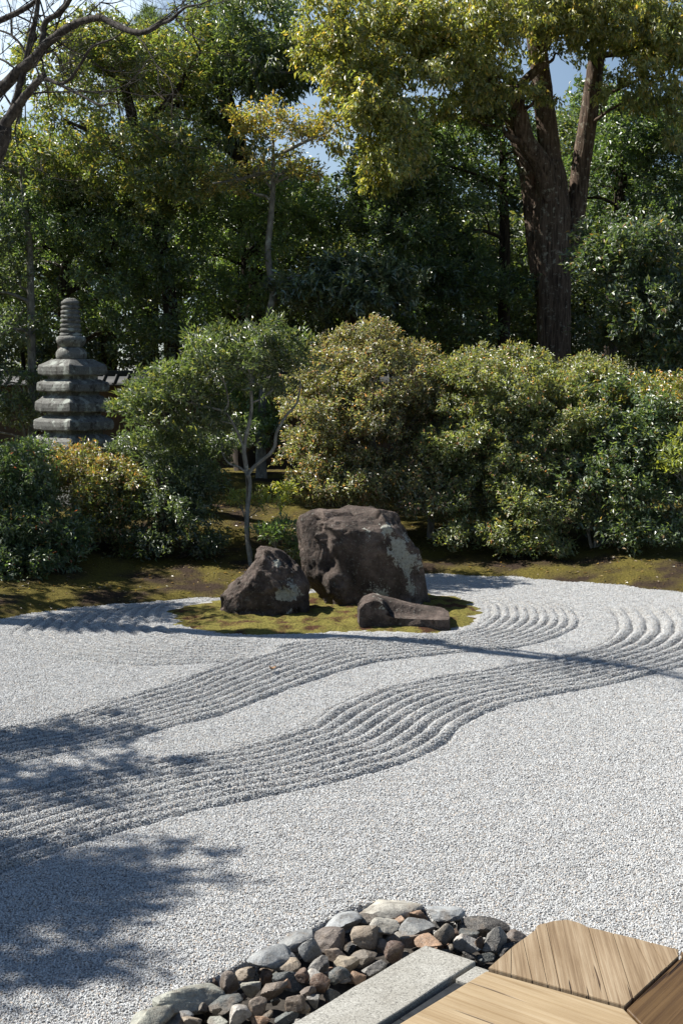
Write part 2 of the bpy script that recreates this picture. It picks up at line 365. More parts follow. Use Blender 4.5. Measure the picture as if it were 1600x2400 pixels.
X, Y = np.meshgrid(xs, ys); Z = np.where(Y > 20, .55, np.where(Y > 15, .2, -.25)); n = len(xs)
i = (np.arange(len(ys)-1)[:, None]*n+np.arange(n-1)[None]).ravel()
tag(addobj('ground', np_mesh('ground', np.stack([X.ravel(), Y.ravel(), Z.ravel()], 1), np.stack([i, i+1, i+n+1, i+n], 1), True), GROUND), 'brown earth beyond the garden', kind='structure')

# moss island: a low cushion with a ragged edge
cx, cy = ISL.mean(0); na, nr = 260, 34
an = np.linspace(0, 2*math.pi, na, endpoint=False)
pa = np.arctan2(ISL[:, 1]-cy, ISL[:, 0]-cx); pr = np.hypot(ISL[:, 0]-cx, ISL[:, 1]-cy); o_ = np.argsort(pa)
rr = np.interp(an, np.r_[pa[o_]-2*math.pi, pa[o_], pa[o_]+2*math.pi], np.tile(pr[o_], 3)) if True else 0
rr = np.interp((an+math.pi) % (2*math.pi)-math.pi, np.r_[pa[o_]-2*math.pi, pa[o_], pa[o_]+2*math.pi], np.tile(pr[o_], 3))
rr = rr*(1+.03*np.sin(an*13)+.025*np.sin(an*29+1)+RNG.normal(0, .012, na))
vs = [[cx, cy, .1]]
for k in range(1, nr+1):
    s = k/nr
    for a_, r_ in zip(an, rr): vs.append([cx+math.cos(a_)*r_*s, cy+math.sin(a_)*r_*s, 0])
vs = np.array(vs); s = np.r_[0, np.repeat(np.arange(1, nr+1)/nr, na)]
pr_ = np.clip((1-s)*4.5, 0, 1)**.7
vs[:, 2] = -.012+pr_*(.045+.035*fbm(np.c_[vs[:, :2]*3, 0*s], 3, 23)+.02*fbm(np.c_[vs[:, :2]*16, 0*s], 2, 29))
fs = [[0, 1+j, 1+(j+1) % na, 0] for j in range(na)]
me = D.meshes.new('moss_island')
fl = [q[:3] for q in fs]
for k in range(nr-1):
    a0 = 1+k*na; b0 = a0+na
    fl += [[a0+j, b0+j, b0+(j+1) % na, a0+(j+1) % na] for j in range(na)]
me.from_pydata(vs.tolist(), [], fl); me.polygons.foreach_set('use_smooth', [True]*len(fl)); me.update()
m, t, b, L = newmat('island moss')
g = node(t, 'ShaderNodeNewGeometry')
n2 = node(t, 'ShaderNodeTexNoise', Scale=60., Detail=6., Roughness=.7); L(g.outputs['Position'], n2.inputs['Vector'])
n1 = node(t, 'ShaderNodeTexNoise', Scale=5., Detail=5., Roughness=.6); L(g.outputs['Position'], n1.inputs['Vector'])
mossc = ramp(t, [(.3, (.05, .05, .016)), (.55, (.2, .175, .045)), (.78, (.34, .29, .10))]); L(n2.outputs[0], mossc.inputs[0])
soilc = ramp(t, [(.35, (.03, .018, .012)), (.7, (.14, .065, .035))]); L(n2.outputs[0], soilc.inputs[0])
mk = ramp(t, [(.48, (1, 1, 1)), (.62, (0, 0, 0))]); L(n1.outputs[0], mk.inputs[0])
L(mixc(t, mk.outputs[0], soilc.outputs[0], mossc.outputs[0]), b.inputs['Base Color']); b.inputs['Roughness'].default_value = .95; b.inputs['Specular IOR Level'].default_value = .1
bp = node(t, 'ShaderNodeBump', Strength=1., Distance=.02); L(n2.outputs[0], bp.inputs['Height']); L(bp.outputs[0], b.inputs['Normal'])
tag(addobj('moss_island', me, m), 'yellow green moss island in the raked gravel', kind='structure')

# ------------------------------------------------------------------ the three island rocks
def rockmat(name, dark, mid, lich=(.42, .44, .40), sc=1.0):
    m, t, b, L = newmat(name)
    tcn = node(t, 'ShaderNodeTexCoord')
    n1 = node(t, 'ShaderNodeTexNoise', Scale=5.*sc, Detail=8., Roughness=.68); L(tcn.outputs['Object'], n1.inputs['Vector'])
    n2 = node(t, 'ShaderNodeTexNoise', Scale=38.*sc, Detail=6., Roughness=.75); L(tcn.outputs['Object'], n2.inputs['Vector'])
    c = ramp(t, [(.32, dark), (.5, mid), (.68, (2.3*mid[0], 2.35*mid[1], 2.4*mid[2]))]); L(n1.outputs[0], c.inputs[0])
    sp_ = ramp(t, [(.57, (0, 0, 0)), (.68, (1, 1, 1))]); L(n2.outputs[0], sp_.inputs[0])
    c2 = mixc(t, sp_.outputs[0], c.outputs[0], tuple(.55*x for x in lich))
    a = node(t, 'ShaderNodeAttribute', attribute_name='lichen')
    ad = node(t, 'ShaderNodeMath', operation='MULTIPLY_ADD'); L(n2.outputs[0], ad.inputs[0]); ad.inputs[1].default_value = 1.1; L(a.outputs['Fac'], ad.inputs[2])
    lm = ramp(t, [(.95, (0, 0, 0)), (1.0, (1, 1, 1))])
    sub = node(t, 'ShaderNodeMath', operation='SUBTRACT'); L(ad.outputs[0], sub.inputs[0]); sub.inputs[1].default_value = .08
    L(sub.outputs[0], lm.inputs[0])
    lc = ramp(t, [(.3, tuple(.55*x for x in lich)), (.6, lich)]); L(n2.outputs[0], lc.inputs[0])
    L(mixc(t, lm.outputs[0], c2, lc.outputs[0]), b.inputs['Base Color']); b.inputs['Roughness'].default_value = .85; b.inputs['Specular IOR Level'].default_value = .3
    bp = node(t, 'ShaderNodeBump', Strength=1., Distance=.03); L(n2.outputs[0], bp.inputs['Height'])
    bp2 = node(t, 'ShaderNodeBump', Strength=1., Distance=.08); L(n1.outputs[0], bp2.inputs['Height']); L(bp.outputs[0], bp2.inputs['Normal']); L(bp2.outputs[0], b.inputs['Normal'])
    return m
ROCK = rockmat('dark lichened rock', (.024, .018, .015), (.095, .072, .060), (.46, .47, .41))
bm = bmesh.new(); bmesh.ops.create_icosphere(bm, subdivisions=6, radius=1); I6V = np.array([v.co[:] for v in bm.verts]); I6F = np.array([[v.index for v in f.verts] for f in bm.faces]); bm.free()
bm = bmesh.new(); bmesh.ops.create_icosphere(bm, subdivisions=4, radius=1); I4V = np.array([v.co[:] for v in bm.verts]); I4F = np.array([[v.index for v in f.verts] for f in bm.faces]); bm.free()
def hero_rock(name, label, sil, Y, depth, block=.6, amp=.05, seed=0, lich=(), post=None, cpx=None, nfac=60, cut=.85):
    pp = np.array([P(u, v_, Y) for u, v_ in sil]); c = P(*cpx, Y) if cpx else pp.mean(0)
    poly = (pp-c)[:, [0, 2]]; M = 1440
    ths = np.linspace(-math.pi, math.pi, M); Rr = np.zeros(M)
    for k, th in enumerate(ths):
        d = np.array([math.cos(th), math.sin(th)]); best = 0
        for i in range(len(poly)):
            a_, b_ = poly[i], poly[(i+1) % len(poly)]; e_ = b_-a_; den = d[0]*e_[1]-d[1]*e_[0]
            if abs(den) < 1e-9: continue
            tt = (a_[0]*e_[1]-a_[1]*e_[0])/den; s_ = (a_[0]*d[1]-a_[1]*d[0])/den
            if tt > 0 and -1e-6 <= s_ <= 1+1e-6: best = max(best, tt)
        Rr[k] = best
    d = I6V; cc = np.hypot(d[:, 0], d[:, 2]); th = np.arctan2(d[:, 2], d[:, 0]); Rv = np.interp(th, ths, Rr); s = cc**block
    dy = np.sign(d[:, 1])*np.abs(d[:, 1])**.75*depth
    v = np.stack([Rv*np.cos(th)*s, dy, Rv*np.sin(th)*s], 1); size = Rr.mean()
    me0 = np_mesh('t', v, I6F, True); vn_ = np.zeros(len(v)*3, np.float32); me0.vertices.foreach_get('normal', vn_); vn_ = vn_.reshape(-1, 3).astype(float); D.meshes.remove(me0)
    rgk = np.random.default_rng(seed+7); K = nfac; kd = unit(rgk.normal(size=(K, 3))); bi = np.argmax(kd @ I6V.T, 1); bp_ = v[bi]; bn = unit(vn_[bi]+rgk.normal(0, .22, (K, 3)))
    u_ = unit(v); r0_ = np.linalg.norm(v, axis=1); den = u_ @ bn.T; num = (bp_*bn).sum(1)[None]
    rk = np.where(den > .15, num/np.maximum(den, .15), 9.); sim = I6V @ kd.T
    o4 = np.argsort(-sim, 1)[:, :4]; rk4 = np.take_along_axis(rk, o4, 1)
    rf = np.clip(rk4[:, :3].min(1), r0_*.80, r0_*1.10); v = u_*(r0_*(1-cut)+rf*cut)[:, None]
    if post is not None: v = post(v)
    w = v/size
    rdg = 1-2*np.abs(fbm(w*1.5+7, 4, seed)); low = fbm(w*1.1+3, 2, seed+40)
    fac = np.round(fbm(w*1.6+11, 2, seed+60)*3)/3
    cell = np.abs(fbm(w*3.1+5, 3, seed+33))
    rg3 = lambda f_, k_: 1-2*np.abs(vn(w*f_+k_, seed+k_))
    disp = amp*size*(.45*rdg+.25*low-.8*np.clip(.08-cell, 0, 1)*12*.5+.45*rg3(2.6, 3)+.40*rg3(5.3, 5)+.34*rg3(10.5, 7)+.22*rg3(21., 9)+.3*fbm(w*14, 3, seed+80, .7)-.5)
    nn = unit(np.stack([w[:, 0], w[:, 1]*(size/depth)**2*.6, w[:, 2]], 1))
    edge = np.clip(np.abs(d[:, 1])*2.2, .25, 1)[:, None]
    v = v+nn*(disp[:, None])*edge
    li = -.16+.42*fbm(w*2.6+9, 4, seed+44, .6)
    vp = v+c
    for (u0, v0, r0, st) in lich:
        q = P(u0, v0, Y); dd = np.hypot(vp[:, 0]-q[0], vp[:, 2]-q[2])/(r0/F*Y)
        li = np.maximum(li, st-.22-dd**1.5*.5 + .55*fbm(w*5, 4, seed+5, .65))
    li += .06*fbm(w*3, 3, seed+91)
    me = np_mesh(name, v, I6F, True, attrs={'lichen': li})
    o = addobj(name, me, ROCK); o.location = tuple(c)
    return tag(o, label, 'rock', 'rocks on the moss island')
def big_post(v):
    k = np.clip((-v[:, 0]-.30+.05*np.sin(v[:, 2]*8+.6)+.03*np.sin(v[:, 2]*21))/.05, 0, 1)*(v[:, 1] < 0)
    v[:, 1] += k*.11*np.clip(-v[:, 1]/.2, 0, 1)
    v[:, 1] -= np.clip(-v[:, 1], 0, 1)*.5*np.clip(v[:, 2], 0, 1)*.6          # front leans back towards the top
    return v
hero_rock('boulder', 'largest dark brown boulder with pale lichen down one flank', [(702, 1221), (735, 1203), (785, 1196), (861, 1190), (922, 1203), (943, 1237), (976, 1291), (995, 1342), (994, 1410), (992, 1445), (925, 1452), (810, 1452), (775, 1440), (747, 1392), (710, 1352), (700, 1300)],
          12.75, .42, .5, .045, 3, [(930, 1265, 38, .9), (955, 1310, 42, .95), (965, 1365, 40, .8), (860, 1235, 26, .8), (900, 1230, 36, .75), (885, 1375, 50, .78), (780, 1222, 20, .7), (985, 1405, 22, .7)], big_post, (850, 1325))
hero_rock('boulder', 'peaked dark rock with a pale square lichen patch beside the largest boulder', [(521, 1420), (523, 1388), (555, 1366), (584, 1330), (600, 1298), (620, 1284), (634, 1286), (660, 1303), (702, 1336), (718, 1372), (719, 1455), (640, 1470), (555, 1462), (523, 1440)],
          12.15, .33, .6, .06, 17, [(680, 1373, 34, 1.0), (655, 1312, 22, .75), (690, 1420, 26, .7), (560, 1385, 22, .6)], None, (632, 1385), 80)
def flat_post(v):
    U_ = 945+v[:, 0]/11.55*F
    tf = np.interp(U_, [840, 852, 876, 896, 908, 1050], [1418, 1404, 1397, 1406, 1438, 1441])
    tb = np.interp(U_, [840, 852, 876, 905, 985, 1043], [1420, 1408, 1401, 1409, 1430, 1436])
    k = np.clip((v[:, 1]-.02)/.06, 0, 1); zc_ = (1462-(tf*(1-k)+tb*k))/F*11.55
    v[:, 2] = np.minimum(v[:, 2], zc_)
    v[:, 1] = np.maximum(v[:, 1], -.22-.03*np.sin(v[:, 0]*7))
    return v
hero_rock('boulder', 'low flat topped dark rock at the front edge of the moss', [(838, 1500), (836, 1425), (845, 1385), (880, 1375), (950, 1375), (1010, 1385), (1050, 1410), (1054, 1500), (1000, 1510), (900, 1510)],
          11.55, .30, .22, .022, 29, [(885, 1412, 24, .75)], flat_post, (945, 1462), 40, .3)

def bmobj(name, bm, mat, parent=None, smooth=False):
    me = D.meshes.new(name); bm.to_mesh(me); bm.free()
    if smooth: me.polygons.foreach_set('use_smooth', [True]*len(me.polygons))
    return addobj(name, me, mat, parent)
# ------------------------------------------------------------------ border stones in the foreground
def stonemat():
    m, t, b, L = newmat('border stone')
    tcn = node(t, 'ShaderNodeTexCoord'); oi = node(t, 'ShaderNodeObjectInfo'); va = node(t, 'ShaderNodeVectorMath', operation='ADD')
    mu = node(t, 'ShaderNodeMath', operation='MULTIPLY'); L(oi.outputs['Random'], mu.inputs[0]); mu.inputs[1].default_value = 37.
    L(tcn.outputs['Object'], va.inputs[0]); L(mu.outputs[0], va.inputs[1])
    n1 = node(t, 'ShaderNodeTexNoise', Scale=14., Detail=7., Roughness=.65, Distortion=.6); L(va.outputs[0], n1.inputs['Vector'])
    n2 = node(t, 'ShaderNodeTexNoise', Scale=130., Detail=4., Roughness=.7); L(va.outputs[0], n2.inputs['Vector'])
    r1 = ramp(t, [(.3, (.5, .47, .44)), (.5, (1, 1, 1)), (.72, (1.55, 1.5, 1.42))]); L(n1.outputs[0], r1.inputs[0])
    r2 = ramp(t, [(.3, (.7, .7, .7)), (.7, (1.25, 1.25, 1.25))]); L(n2.outputs[0], r2.inputs[0])
    c = mixc(t, 1., oi.outputs['Color'], r1.outputs[0], 'MULTIPLY'); c = mixc(t, 1., c, r2.outputs[0], 'MULTIPLY')
    n3 = node(t, 'ShaderNodeTexNoise', Scale=22., Detail=5., Roughness=.6, Distortion=2.2); L(va.outputs[0], n3.inputs['Vector'])
    r3 = ramp(t, [(.485, (0, 0, 0)), (.5, (.55, .55, .55)), (.515, (0, 0, 0))]); L(n3.outputs[0], r3.inputs[0]); c = mixc(t, r3.outputs[0], c, (.40, .37, .32))
    n4 = node(t, 'ShaderNodeTexNoise', Scale=9., Detail=6., Roughness=.7); L(va.outputs[0], n4.inputs['Vector'])
    r4 = ramp(t, [(.52, (0, 0, 0)), (.66, (.6, .6, .6))]); L(n4.outputs[0], r4.inputs[0]); c = mixc(t, r4.outputs[0], c, (.16, .12, .085))
    L(c, b.inputs['Base Color']); b.inputs['Roughness'].default_value = .62; b.inputs['Specular IOR Level'].default_value = .4
    bp = node(t, 'ShaderNodeBump', Strength=.5, Distance=.006); L(n2.outputs[0], bp.inputs['Height'])
    bp2 = node(t, 'ShaderNodeBump', Strength=.5, Distance=.02); L(n1.outputs[0], bp2.inputs['Height']); L(bp.outputs[0], bp2.inputs['Normal']); L(bp2.outputs[0], b.inputs['Normal'])
    return m
STONE = stonemat()
PAL = dict(pale=(.42, .40, .34), palegreen=(.36, .37, .31), blue=(.36, .385, .395), bluegrey=(.25, .265, .27), grey=(.27, .26, .24), dark=(.075, .07, .065), black=(.03, .03, .032), slate=(.10, .115, .115), brown=(.19, .145, .11), tan=(.34, .27, .19), orange=(.42, .25, .14), rust=(.19, .115, .075), red=(.15, .088, .066), mauve=(.205, .165, .14), cream=(.48, .40, .28), white=(.45, .43, .39), knob=(.17, .145, .115))
def stone_mesh(seed, facets):
    rg = np.random.default_rng(seed); d = I4V; r = np.full(len(d), 1.15)
    for k in range(facets):
        n = unit(rg.normal(size=3)); h = rg.uniform(.45, .88); dt = d @ n
        r = np.minimum(r, np.where(dt > .05, h/np.maximum(dt, .05), 9))
    r = r*.8+.2*np.minimum(r, 1)
    v = d*r[:, None]; v = v*(1+.10*fbm(d*1.8+seed, 3, seed)+.035*fbm(d*6, 4, seed+9, .6))[:, None]
    v = v/np.abs(v).max(0)
    return v
def stone(u, v_, w, h, col, label, seed, facets=9, flat=None, rot=None, zb=-.06, group=None, tilt=None):
    rg = np.random.default_rng(seed+500)
    q = G(u, v_, .04); dist = np.hypot(np.hypot(q[0], q[1]), H-.04); s = dist/F
    w *= 1.02; h *= 1.04; wm = w*s; dm = flat*wm if flat else .78*wm
    el = math.atan2(H, q[1])
    ht = max((h*s-dm*math.sin(el)*.9)/math.cos(el), .34*wm if not flat else .22*wm)
    zc = max(zb+ht*.5, ht*.5-.05)
    q = G(u, v_, zc); mv = stone_mesh(seed, facets)*np.array([wm/2, dm/2, ht/2+.012])
    sm = np_mesh('stone', mv, I4F, True); sm.set_sharp_from_angle(angle=R(22)); o = addobj('stone', sm, STONE)
    o.location = tuple(q); o.rotation_euler = (rg.normal(0, .08) if tilt is None else tilt[0], rg.normal(0, .08) if tilt is None else tilt[1], rg.uniform(-.25, .25) if rot is None else rot)
    c = np.array(PAL[col]); c = (.8*c+.2*c.mean())*.74*rg.uniform(.85, 1.15); o.color = (*c, 1)
    tag(o, label, 'stone', group or 'border stones between gravel and granite kerb')
    return o
def z4(x, y, w, h): return 600+.4145*x, 2080+.4145*y, .4145*w, .4145*h
def z5(x, y, w, h): return 280+.3316*x, 2200+.3316*y, .3316*w, .3316*h
SA = .8   # slabs lie along the kerb
ST = [
 (z4(735, 118, 400, 170), 'pale', 'broad pale flat stone at the far tip of the border', 4, .75, .1, -.035),
 (z4(1055, 140, 240, 80), 'blue', 'bluish white flat stone beside the broad pale tip stone', 6, .6, -.2, .01),
 (z4(1050, 205, 150, 110), 'dark', 'dark stone tucked below the bluish white flat stone', 9, None, None, -.06),
 (z4(1275, 222, 300, 105), 'dark', 'long dark brown flat stone at the gravel edge near the veranda', 6, .55, -.25, -.005),
 (z4(1225, 258, 155, 75), 'slate', 'dark slate stone on the long dark brown flat stone', 7, .7, -.1, -.01),
 (z4(1345, 305, 145, 185), 'grey', 'large grey brown upright stone near the veranda tip', 8, None, .4, -.05),
 (z4(1490, 285, 170, 85), 'mauve', 'mottled brown flat stone beside the veranda board', 7, .7, .2, -.01),
 (z4(1420, 352, 110, 100), 'black', 'black round stone touching the veranda board edge', 14, None, None, -.04),
 (z4(914, 158, 110, 72), 'orange', 'pale orange angular stone in front of the broad pale tip stone', 7, None, .3, -.01),
 (z4(815, 190, 95, 55), 'orange', 'small pale orange stone between tan and bluish stones', 8, None, None, -.02),
 (z4(905, 235, 210, 115), 'bluegrey', 'blue grey wedge stone below the pale orange angular stone', 7, None, -.2, -.03),
 (z4(625, 265, 215, 145), 'tan', 'big rounded tan stone among the upper border stones', 12, None, .2, .0),
 (z4(720, 225, 170, 105), 'pale', 'pale stone with dark base behind the big rounded tan stone', 10, None, None, .02),
 (z4(622, 172, 135, 65), 'knob', 'knobbly brown stone in front of the broad pale tip stone', 9, None, None, .0),
 (z4(470, 212, 270, 130), 'blue', 'bluish slab at the gravel edge behind the mauve brown boulder', 6, .7, SA, -.01),
 (z4(425, 302, 165, 145), 'mauve', 'mauve brown rounded boulder against the bluish slab', 12, None, .3, -.02),
 (z4(572, 330, 150, 110), 'black', 'black stone in the shade of the big rounded tan stone', 9, None, None, -.05),
 (z4(985, 312, 170, 90), 'orange', 'orange brown rounded stone at the far kerb corner', 11, None, .2, -.03),
 (z4(1060, 268, 115, 125), 'knob', 'pitted brown stone above the far kerb corner', 9, None, None, -.02),
 (z4(858, 300, 160, 90), 'brown', 'long brown stone above the far kerb corner', 8, .6, .3, -.04),
 (z4(777, 372, 122, 130), 'red', 'reddish block standing against the kerb', 7, None, .2, -.03),
 (z4(770, 287, 95, 48), 'grey', 'small flat grey stone behind the reddish block', 8, .7, None, .0),
 (z4(698, 335, 95, 80), 'knob', 'small brown stone behind the reddish block', 9, None, None, -.03),
 (z4(608, 398, 185, 110), 'knob', 'big pitted grey brown stone beside the reddish block', 10, None, .2, -.03),
 (z4(672, 458, 155, 95), 'grey', 'smooth grey oval stone against the kerb', 16, None, .45, -.04),
 (z4(450, 382, 145, 80), 'brown', 'brown oval stone below the mauve brown boulder', 12, None, None, -.03),
 (z4(500, 440, 175, 100), 'cream', 'cream and orange banded stone above the smooth grey oval', 9, None, .2, -.03),
 (z4(360, 443, 125, 105), 'grey', 'round grey stone in the middle of the border', 14, None, None, -.02),
 (z4(305, 365, 140, 150), 'bluegrey', 'steep blue grey angular stone below the mauve brown boulder', 7, None, .5, -.01),
 (z4(262, 296, 290, 120), 'bluegrey', 'long bluish slab third along the gravel edge', 6, .6, SA, -.02),
 (z4(88, 400, 320, 135), 'blue', 'pale blue slab at the gravel edge with a raised nub', 6, .55, SA, -.01),
 (z4(200, 435, 170, 115), 'tan', 'tan rounded stone beside the pale blue slab', 11, None, .3, -.02),
 (z4(470, 505, 125, 100), 'slate', 'dark slate stone below the cream and orange stone', 8, None, None, -.02),
 (z4(575, 515, 100, 78), 'orange', 'bright orange stone against the kerb', 9, None, .5, -.03),
 (z4(172, 525, 215, 115), 'slate', 'dark smooth dome shaped stone in the lower border', 16, None, .15, -.02),
 (z4(368, 540, 130, 100), 'rust', 'rust coloured angular stone at the centre of the border', 7, None, None, -.02),
 (z4(330, 500, 105, 65), 'white', 'pale grey stone above the rust coloured angular stone', 9, None, None, -.01),
 (z4(253, 505, 95, 75), 'rust', 'rust and brown stone above the dark dome', 9, None, None, .0),
 (z4(88, 575, 175, 130), 'brown', 'brown round topped stone with pale crown below the dark dome', 12, None, None, -.01),
 (z4(290, 597, 100, 75), 'mauve', 'mauve grey stone below the rust coloured angular stone', 10, None, .4, -.02),
 (z4(330, 632, 85, 85), 'grey', 'small grey wedge stone close to the kerb', 7, None, None, -.04),
 (z4(215, 657, 135, 110), 'brown', 'rough brown upright stone near the kerb in the lower border', 8, None, .3, -.03),
 (z4(275, 678, 75, 55), 'tan', 'small tan pebble leaning on the kerb', 12, None, None, -.04),
 (z4(418, 605, 130, 75), 'slate', 'greenish grey stone sloping against the kerb', 8, None, .5, -.05),
 (z4(1195, 325, 155, 125), 'white', 'white grey lump behind the second kerb stone', 9, None, .2, -.04),
 (z4(1258, 332, 62, 100), 'rust', 'small rust brown upright stone beside the white grey lump', 8, None, None, -.04),
 (z4(1150, 357, 110, 45), 'black', 'flat black stone by the end of the kerb', 8, .7, None, -.05),
 (z4(1300, 396, 100, 50), 'slate', 'flat dark slate stone behind the second kerb stone', 8, .7, -.3, -.05),
 (z4(1130, 268, 55, 45), 'rust', 'tiny rusty stone under the dark slate stone', 9, None, None, -.04),
 (z5(190, 560, 400, 130), 'palegreen', 'pale greenish slab lowest along the gravel edge', 6, .6, SA+.1, -.01),
 (z5(490, 425, 560, 200), 'palegreen', 'long pale grey slab in the lower gravel edge', 5, .5, SA+.05, -.02),
 (z5(775, 305, 150, 160), 'mauve', 'mauve grey upright stone above the long pale slab', 9, None, .2, -.02),
 (z5(918, 345, 150, 140), 'palegreen', 'pale green grey stone beside the mauve grey upright stone', 9, None, .5, -.03),
 (z5(772, 452, 285, 150), 'slate', 'wide dark slate dome stone beside the long pale slab', 15, None, .15, -.03),
 (z5(895, 248, 165, 75), 'tan', 'rusty tan flat stone below the pale blue slab', 9, .7, None, -.01),
 (z5(1028, 268, 105, 85), 'rust', 'rust brown stone next to the rusty tan flat stone', 9, None, None, -.04),
 (z5(985, 488, 135, 140), 'brown', 'brown pointed stone at the lower centre', 9, None, .3, -.01),
 (z5(840, 545, 175, 140), 'white', 'broken pale stone with sharp edges at the bottom', 7, None, .2, -.02),
 (z5(510, 590, 140, 80), 'tan', 'rounded tan stone cut by the bottom of the picture', 13, None, None, -.02),
 (z5(430, 572, 210, 95), 'bluegrey', 'blue grey split stone behind the rounded tan stone', 6, None, -.4, -.04),
 (z5(705, 585, 155, 80), 'palegreen', 'small pale stone beside the broken pale stone', 10, None, None, -.02),
 (z5(985, 580, 160, 85), 'orange', 'orange rusty stone at the bottom of the border', 8, None, None, -.03),
 (z5(568, 487, 110, 78), 'knob', 'dark grey lump against the long pale slab', 8, None, None, -.02),
 (z5(1180, 548, 180, 60), 'slate', 'long dark slate stone along the kerb bottom', 8, .5, .5, -.05),
 (z5(688, 505, 75, 55), 'knob', 'little grey brown stone before the wide slate dome', 8, None, None, .0),
 (z5(662, 312, 75, 65), 'red', 'little dark red stone beside the mauve grey upright', 8, None, None, -.03),
 (z5(1090, 440, 90, 60), 'slate', 'small slate stone in shade beside the brown pointed stone', 8, None, None, -.05),
 (z5(1185, 322, 60, 50), 'orange', 'small orange stone above the brown round topped stone', 9, None, None, .01),
]
for k, (bx, col, lab, fc, fl, ro, zb) in enumerate(ST):
    stone(*bx, col, lab, 100+k, fc, fl, ro, zb)
bm = bmesh.new(); bm.faces.new([bm.verts.new((*p, -.088)) for p in PITP]); bmesh.ops.recalc_face_normals(bm, faces=bm.faces)
m, t, b, L = newmat('earth with gap shade'); g = node(t, 'ShaderNodeNewGeometry'); n1 = node(t, 'ShaderNodeTexNoise', Scale=60., Detail=5.); L(g.outputs['Position'], n1.inputs['Vector']); c = ramp(t, [(.3, (.018, .015, .012)), (.7, (.05, .042, .034))]); L(n1.outputs[0], c.inputs[0]); L(c.outputs[0], b.inputs['Base Color']); b.inputs['Roughness'].default_value = .95  # earth colour carries the dark shade of the gaps between stones
tag(bmobj('ground', bm, m), 'earth under the border stones darkened as gap shade', kind='structure')
# filler stones low in the gaps
rg = np.random.default_rng(55); nfill = 0
for k in range(900):
    s_ = rg.uniform(-.3, 1.75); w_ = rg.uniform(-.03, .62)
    q = PIT[0]+KD*s_+KP*w_
    if not inpoly(q[:1], q[1:2], PITP)[0]: continue
    c_ = np.array([rg.uniform(.02, .04)]); 
    mv = stone_mesh(300+nfill % 9, 8)*np.array([1, .8, .6])*rg.uniform(.018, .034)
    o = addobj('filler_stone', np_mesh('filler_stone', mv, I4F, True), STONE) if nfill < 9 else None
    if o is None:
        o = fillers[nfill % 9].copy(); COL.objects.link(o)
    else:
        if nfill == 0: fillers = []
        fillers.append(o)
    o.location = (q[0], q[1], rg.uniform(-.075, -.04)); o.rotation_euler = (rg.normal(0, .3), rg.normal(0, .3), rg.uniform(0, 6.28))
    cc_ = np.array(PAL[rg.choice(['dark', 'brown', 'slate', 'rust', 'grey', 'knob'])])*.8; o.color = (*cc_, 1)
    tag(o, 'small dull stone wedged low in the gaps between the larger border stones', 'stone', 'small stones wedged in the gaps of the border')
    nfill += 1
    if nfill >= 150: break

# ------------------------------------------------------------------ granite kerb, tiles, veranda
m, t, b, L = newmat('speckled granite')
tcn = node(t, 'ShaderNodeNewGeometry')
n1 = node(t, 'ShaderNodeTexNoise', Scale=150., Detail=3., Roughness=.75); L(tcn.outputs['Position'], n1.inputs['Vector'])
n2 = node(t, 'ShaderNodeTexNoise', Scale=9., Detail=5., Roughness=.6); L(tcn.outputs['Position'], n2.inputs['Vector'])
c = ramp(t, [(.34, (.07, .07, .066)), (.43, (.26, .255, .235)), (.58, (.34, .335, .31)), (.70, (.5, .5, .48))]); L(n1.outputs[0], c.inputs[0])
c2 = ramp(t, [(.3, (.82, .8, .76)), (.7, (1.1, 1.1, 1.08))]); L(n2.outputs[0], c2.inputs[0])
L(mixc(t, 1., c.outputs[0], c2.outputs[0], 'MULTIPLY'), b.inputs['Base Color']); b.inputs['Roughness'].default_value = .7; b.inputs['Specular IOR Level'].default_value = .35
bp = node(t, 'ShaderNodeBump', Strength=.5, Distance=.004); L(n1.outputs[0], bp.inputs['Height']); L(bp.outputs[0], b.inputs['Normal'])
GRANITE = m
def prism(poly, z0, z1, bev=.006, seg=2, wobble=0., sub=0):
    bm = bmesh.new(); lo = [bm.verts.new((*p[:2], z0)) for p in poly]; hi = [bm.verts.new((*p[:2], z1)) for p in poly]; n = len(poly)
    bm.faces.new(hi); bm.faces.new(lo[::-1])
    for i in range(n): bm.faces.new((lo[i], lo[(i+1) % n], hi[(i+1) % n], hi[i]))
    bmesh.ops.recalc_face_normals(bm, faces=bm.faces)
    if sub:
        bmesh.ops.subdivide_edges(bm, edges=[e for e in bm.edges if e.calc_length() > .2], cuts=sub, use_grid_fill=True)
    if bev: bmesh.ops.bevel(bm, geom=[e for e in bm.edges if len(e.link_faces) == 2 and e.calc_face_angle(0) > .5], offset=bev, segments=seg, affect='EDGES', profile=.6)
    if wobble:
        for v in bm.verts:
            q = np.array([v.co[:]]); v.co.x += wobble*vn(q*9, 1)[0]; v.co.y += wobble*vn(q*9, 2)[0]; v.co.z += .5*wobble*vn(q*7, 3)[0]
    return bm
ZK = .07
k0 = G(995, 2214, ZK)[:2]; k1 = G(1108, 2256, ZK)[:2]; kw = np.dot(k1-k0, KP)
kb = tag(bmobj('kerb_stone', prism([k0, k0+KP*kw, k0+KP*kw-KD*3.4, k0-KD*3.4], -.2, ZK, .008, 3, .004, 30), GRANITE), 'long speckled granite kerb stone beside the border stones', 'kerb', 'granite kerb stones')
s0 = k0+KP*(kw+.012)
tag(bmobj('kerb_stone', prism([s0-KD*.02, s0+KP*1.6-KD*.02, s0+KP*1.6-KD*.155, s0-KD*.155], -.2, ZK-.004, .012, 3, .004, 14), GRANITE), 'second granite kerb stone half hidden under the veranda boards', 'kerb', 'granite kerb stones')
m, t, b, L = newmat('dark slate tile'); b.inputs['Base Color'].default_value = (.035, .04, .045, 1); b.inputs['Roughness'].default_value = .8; b.inputs['Specular IOR Level'].default_value = .2
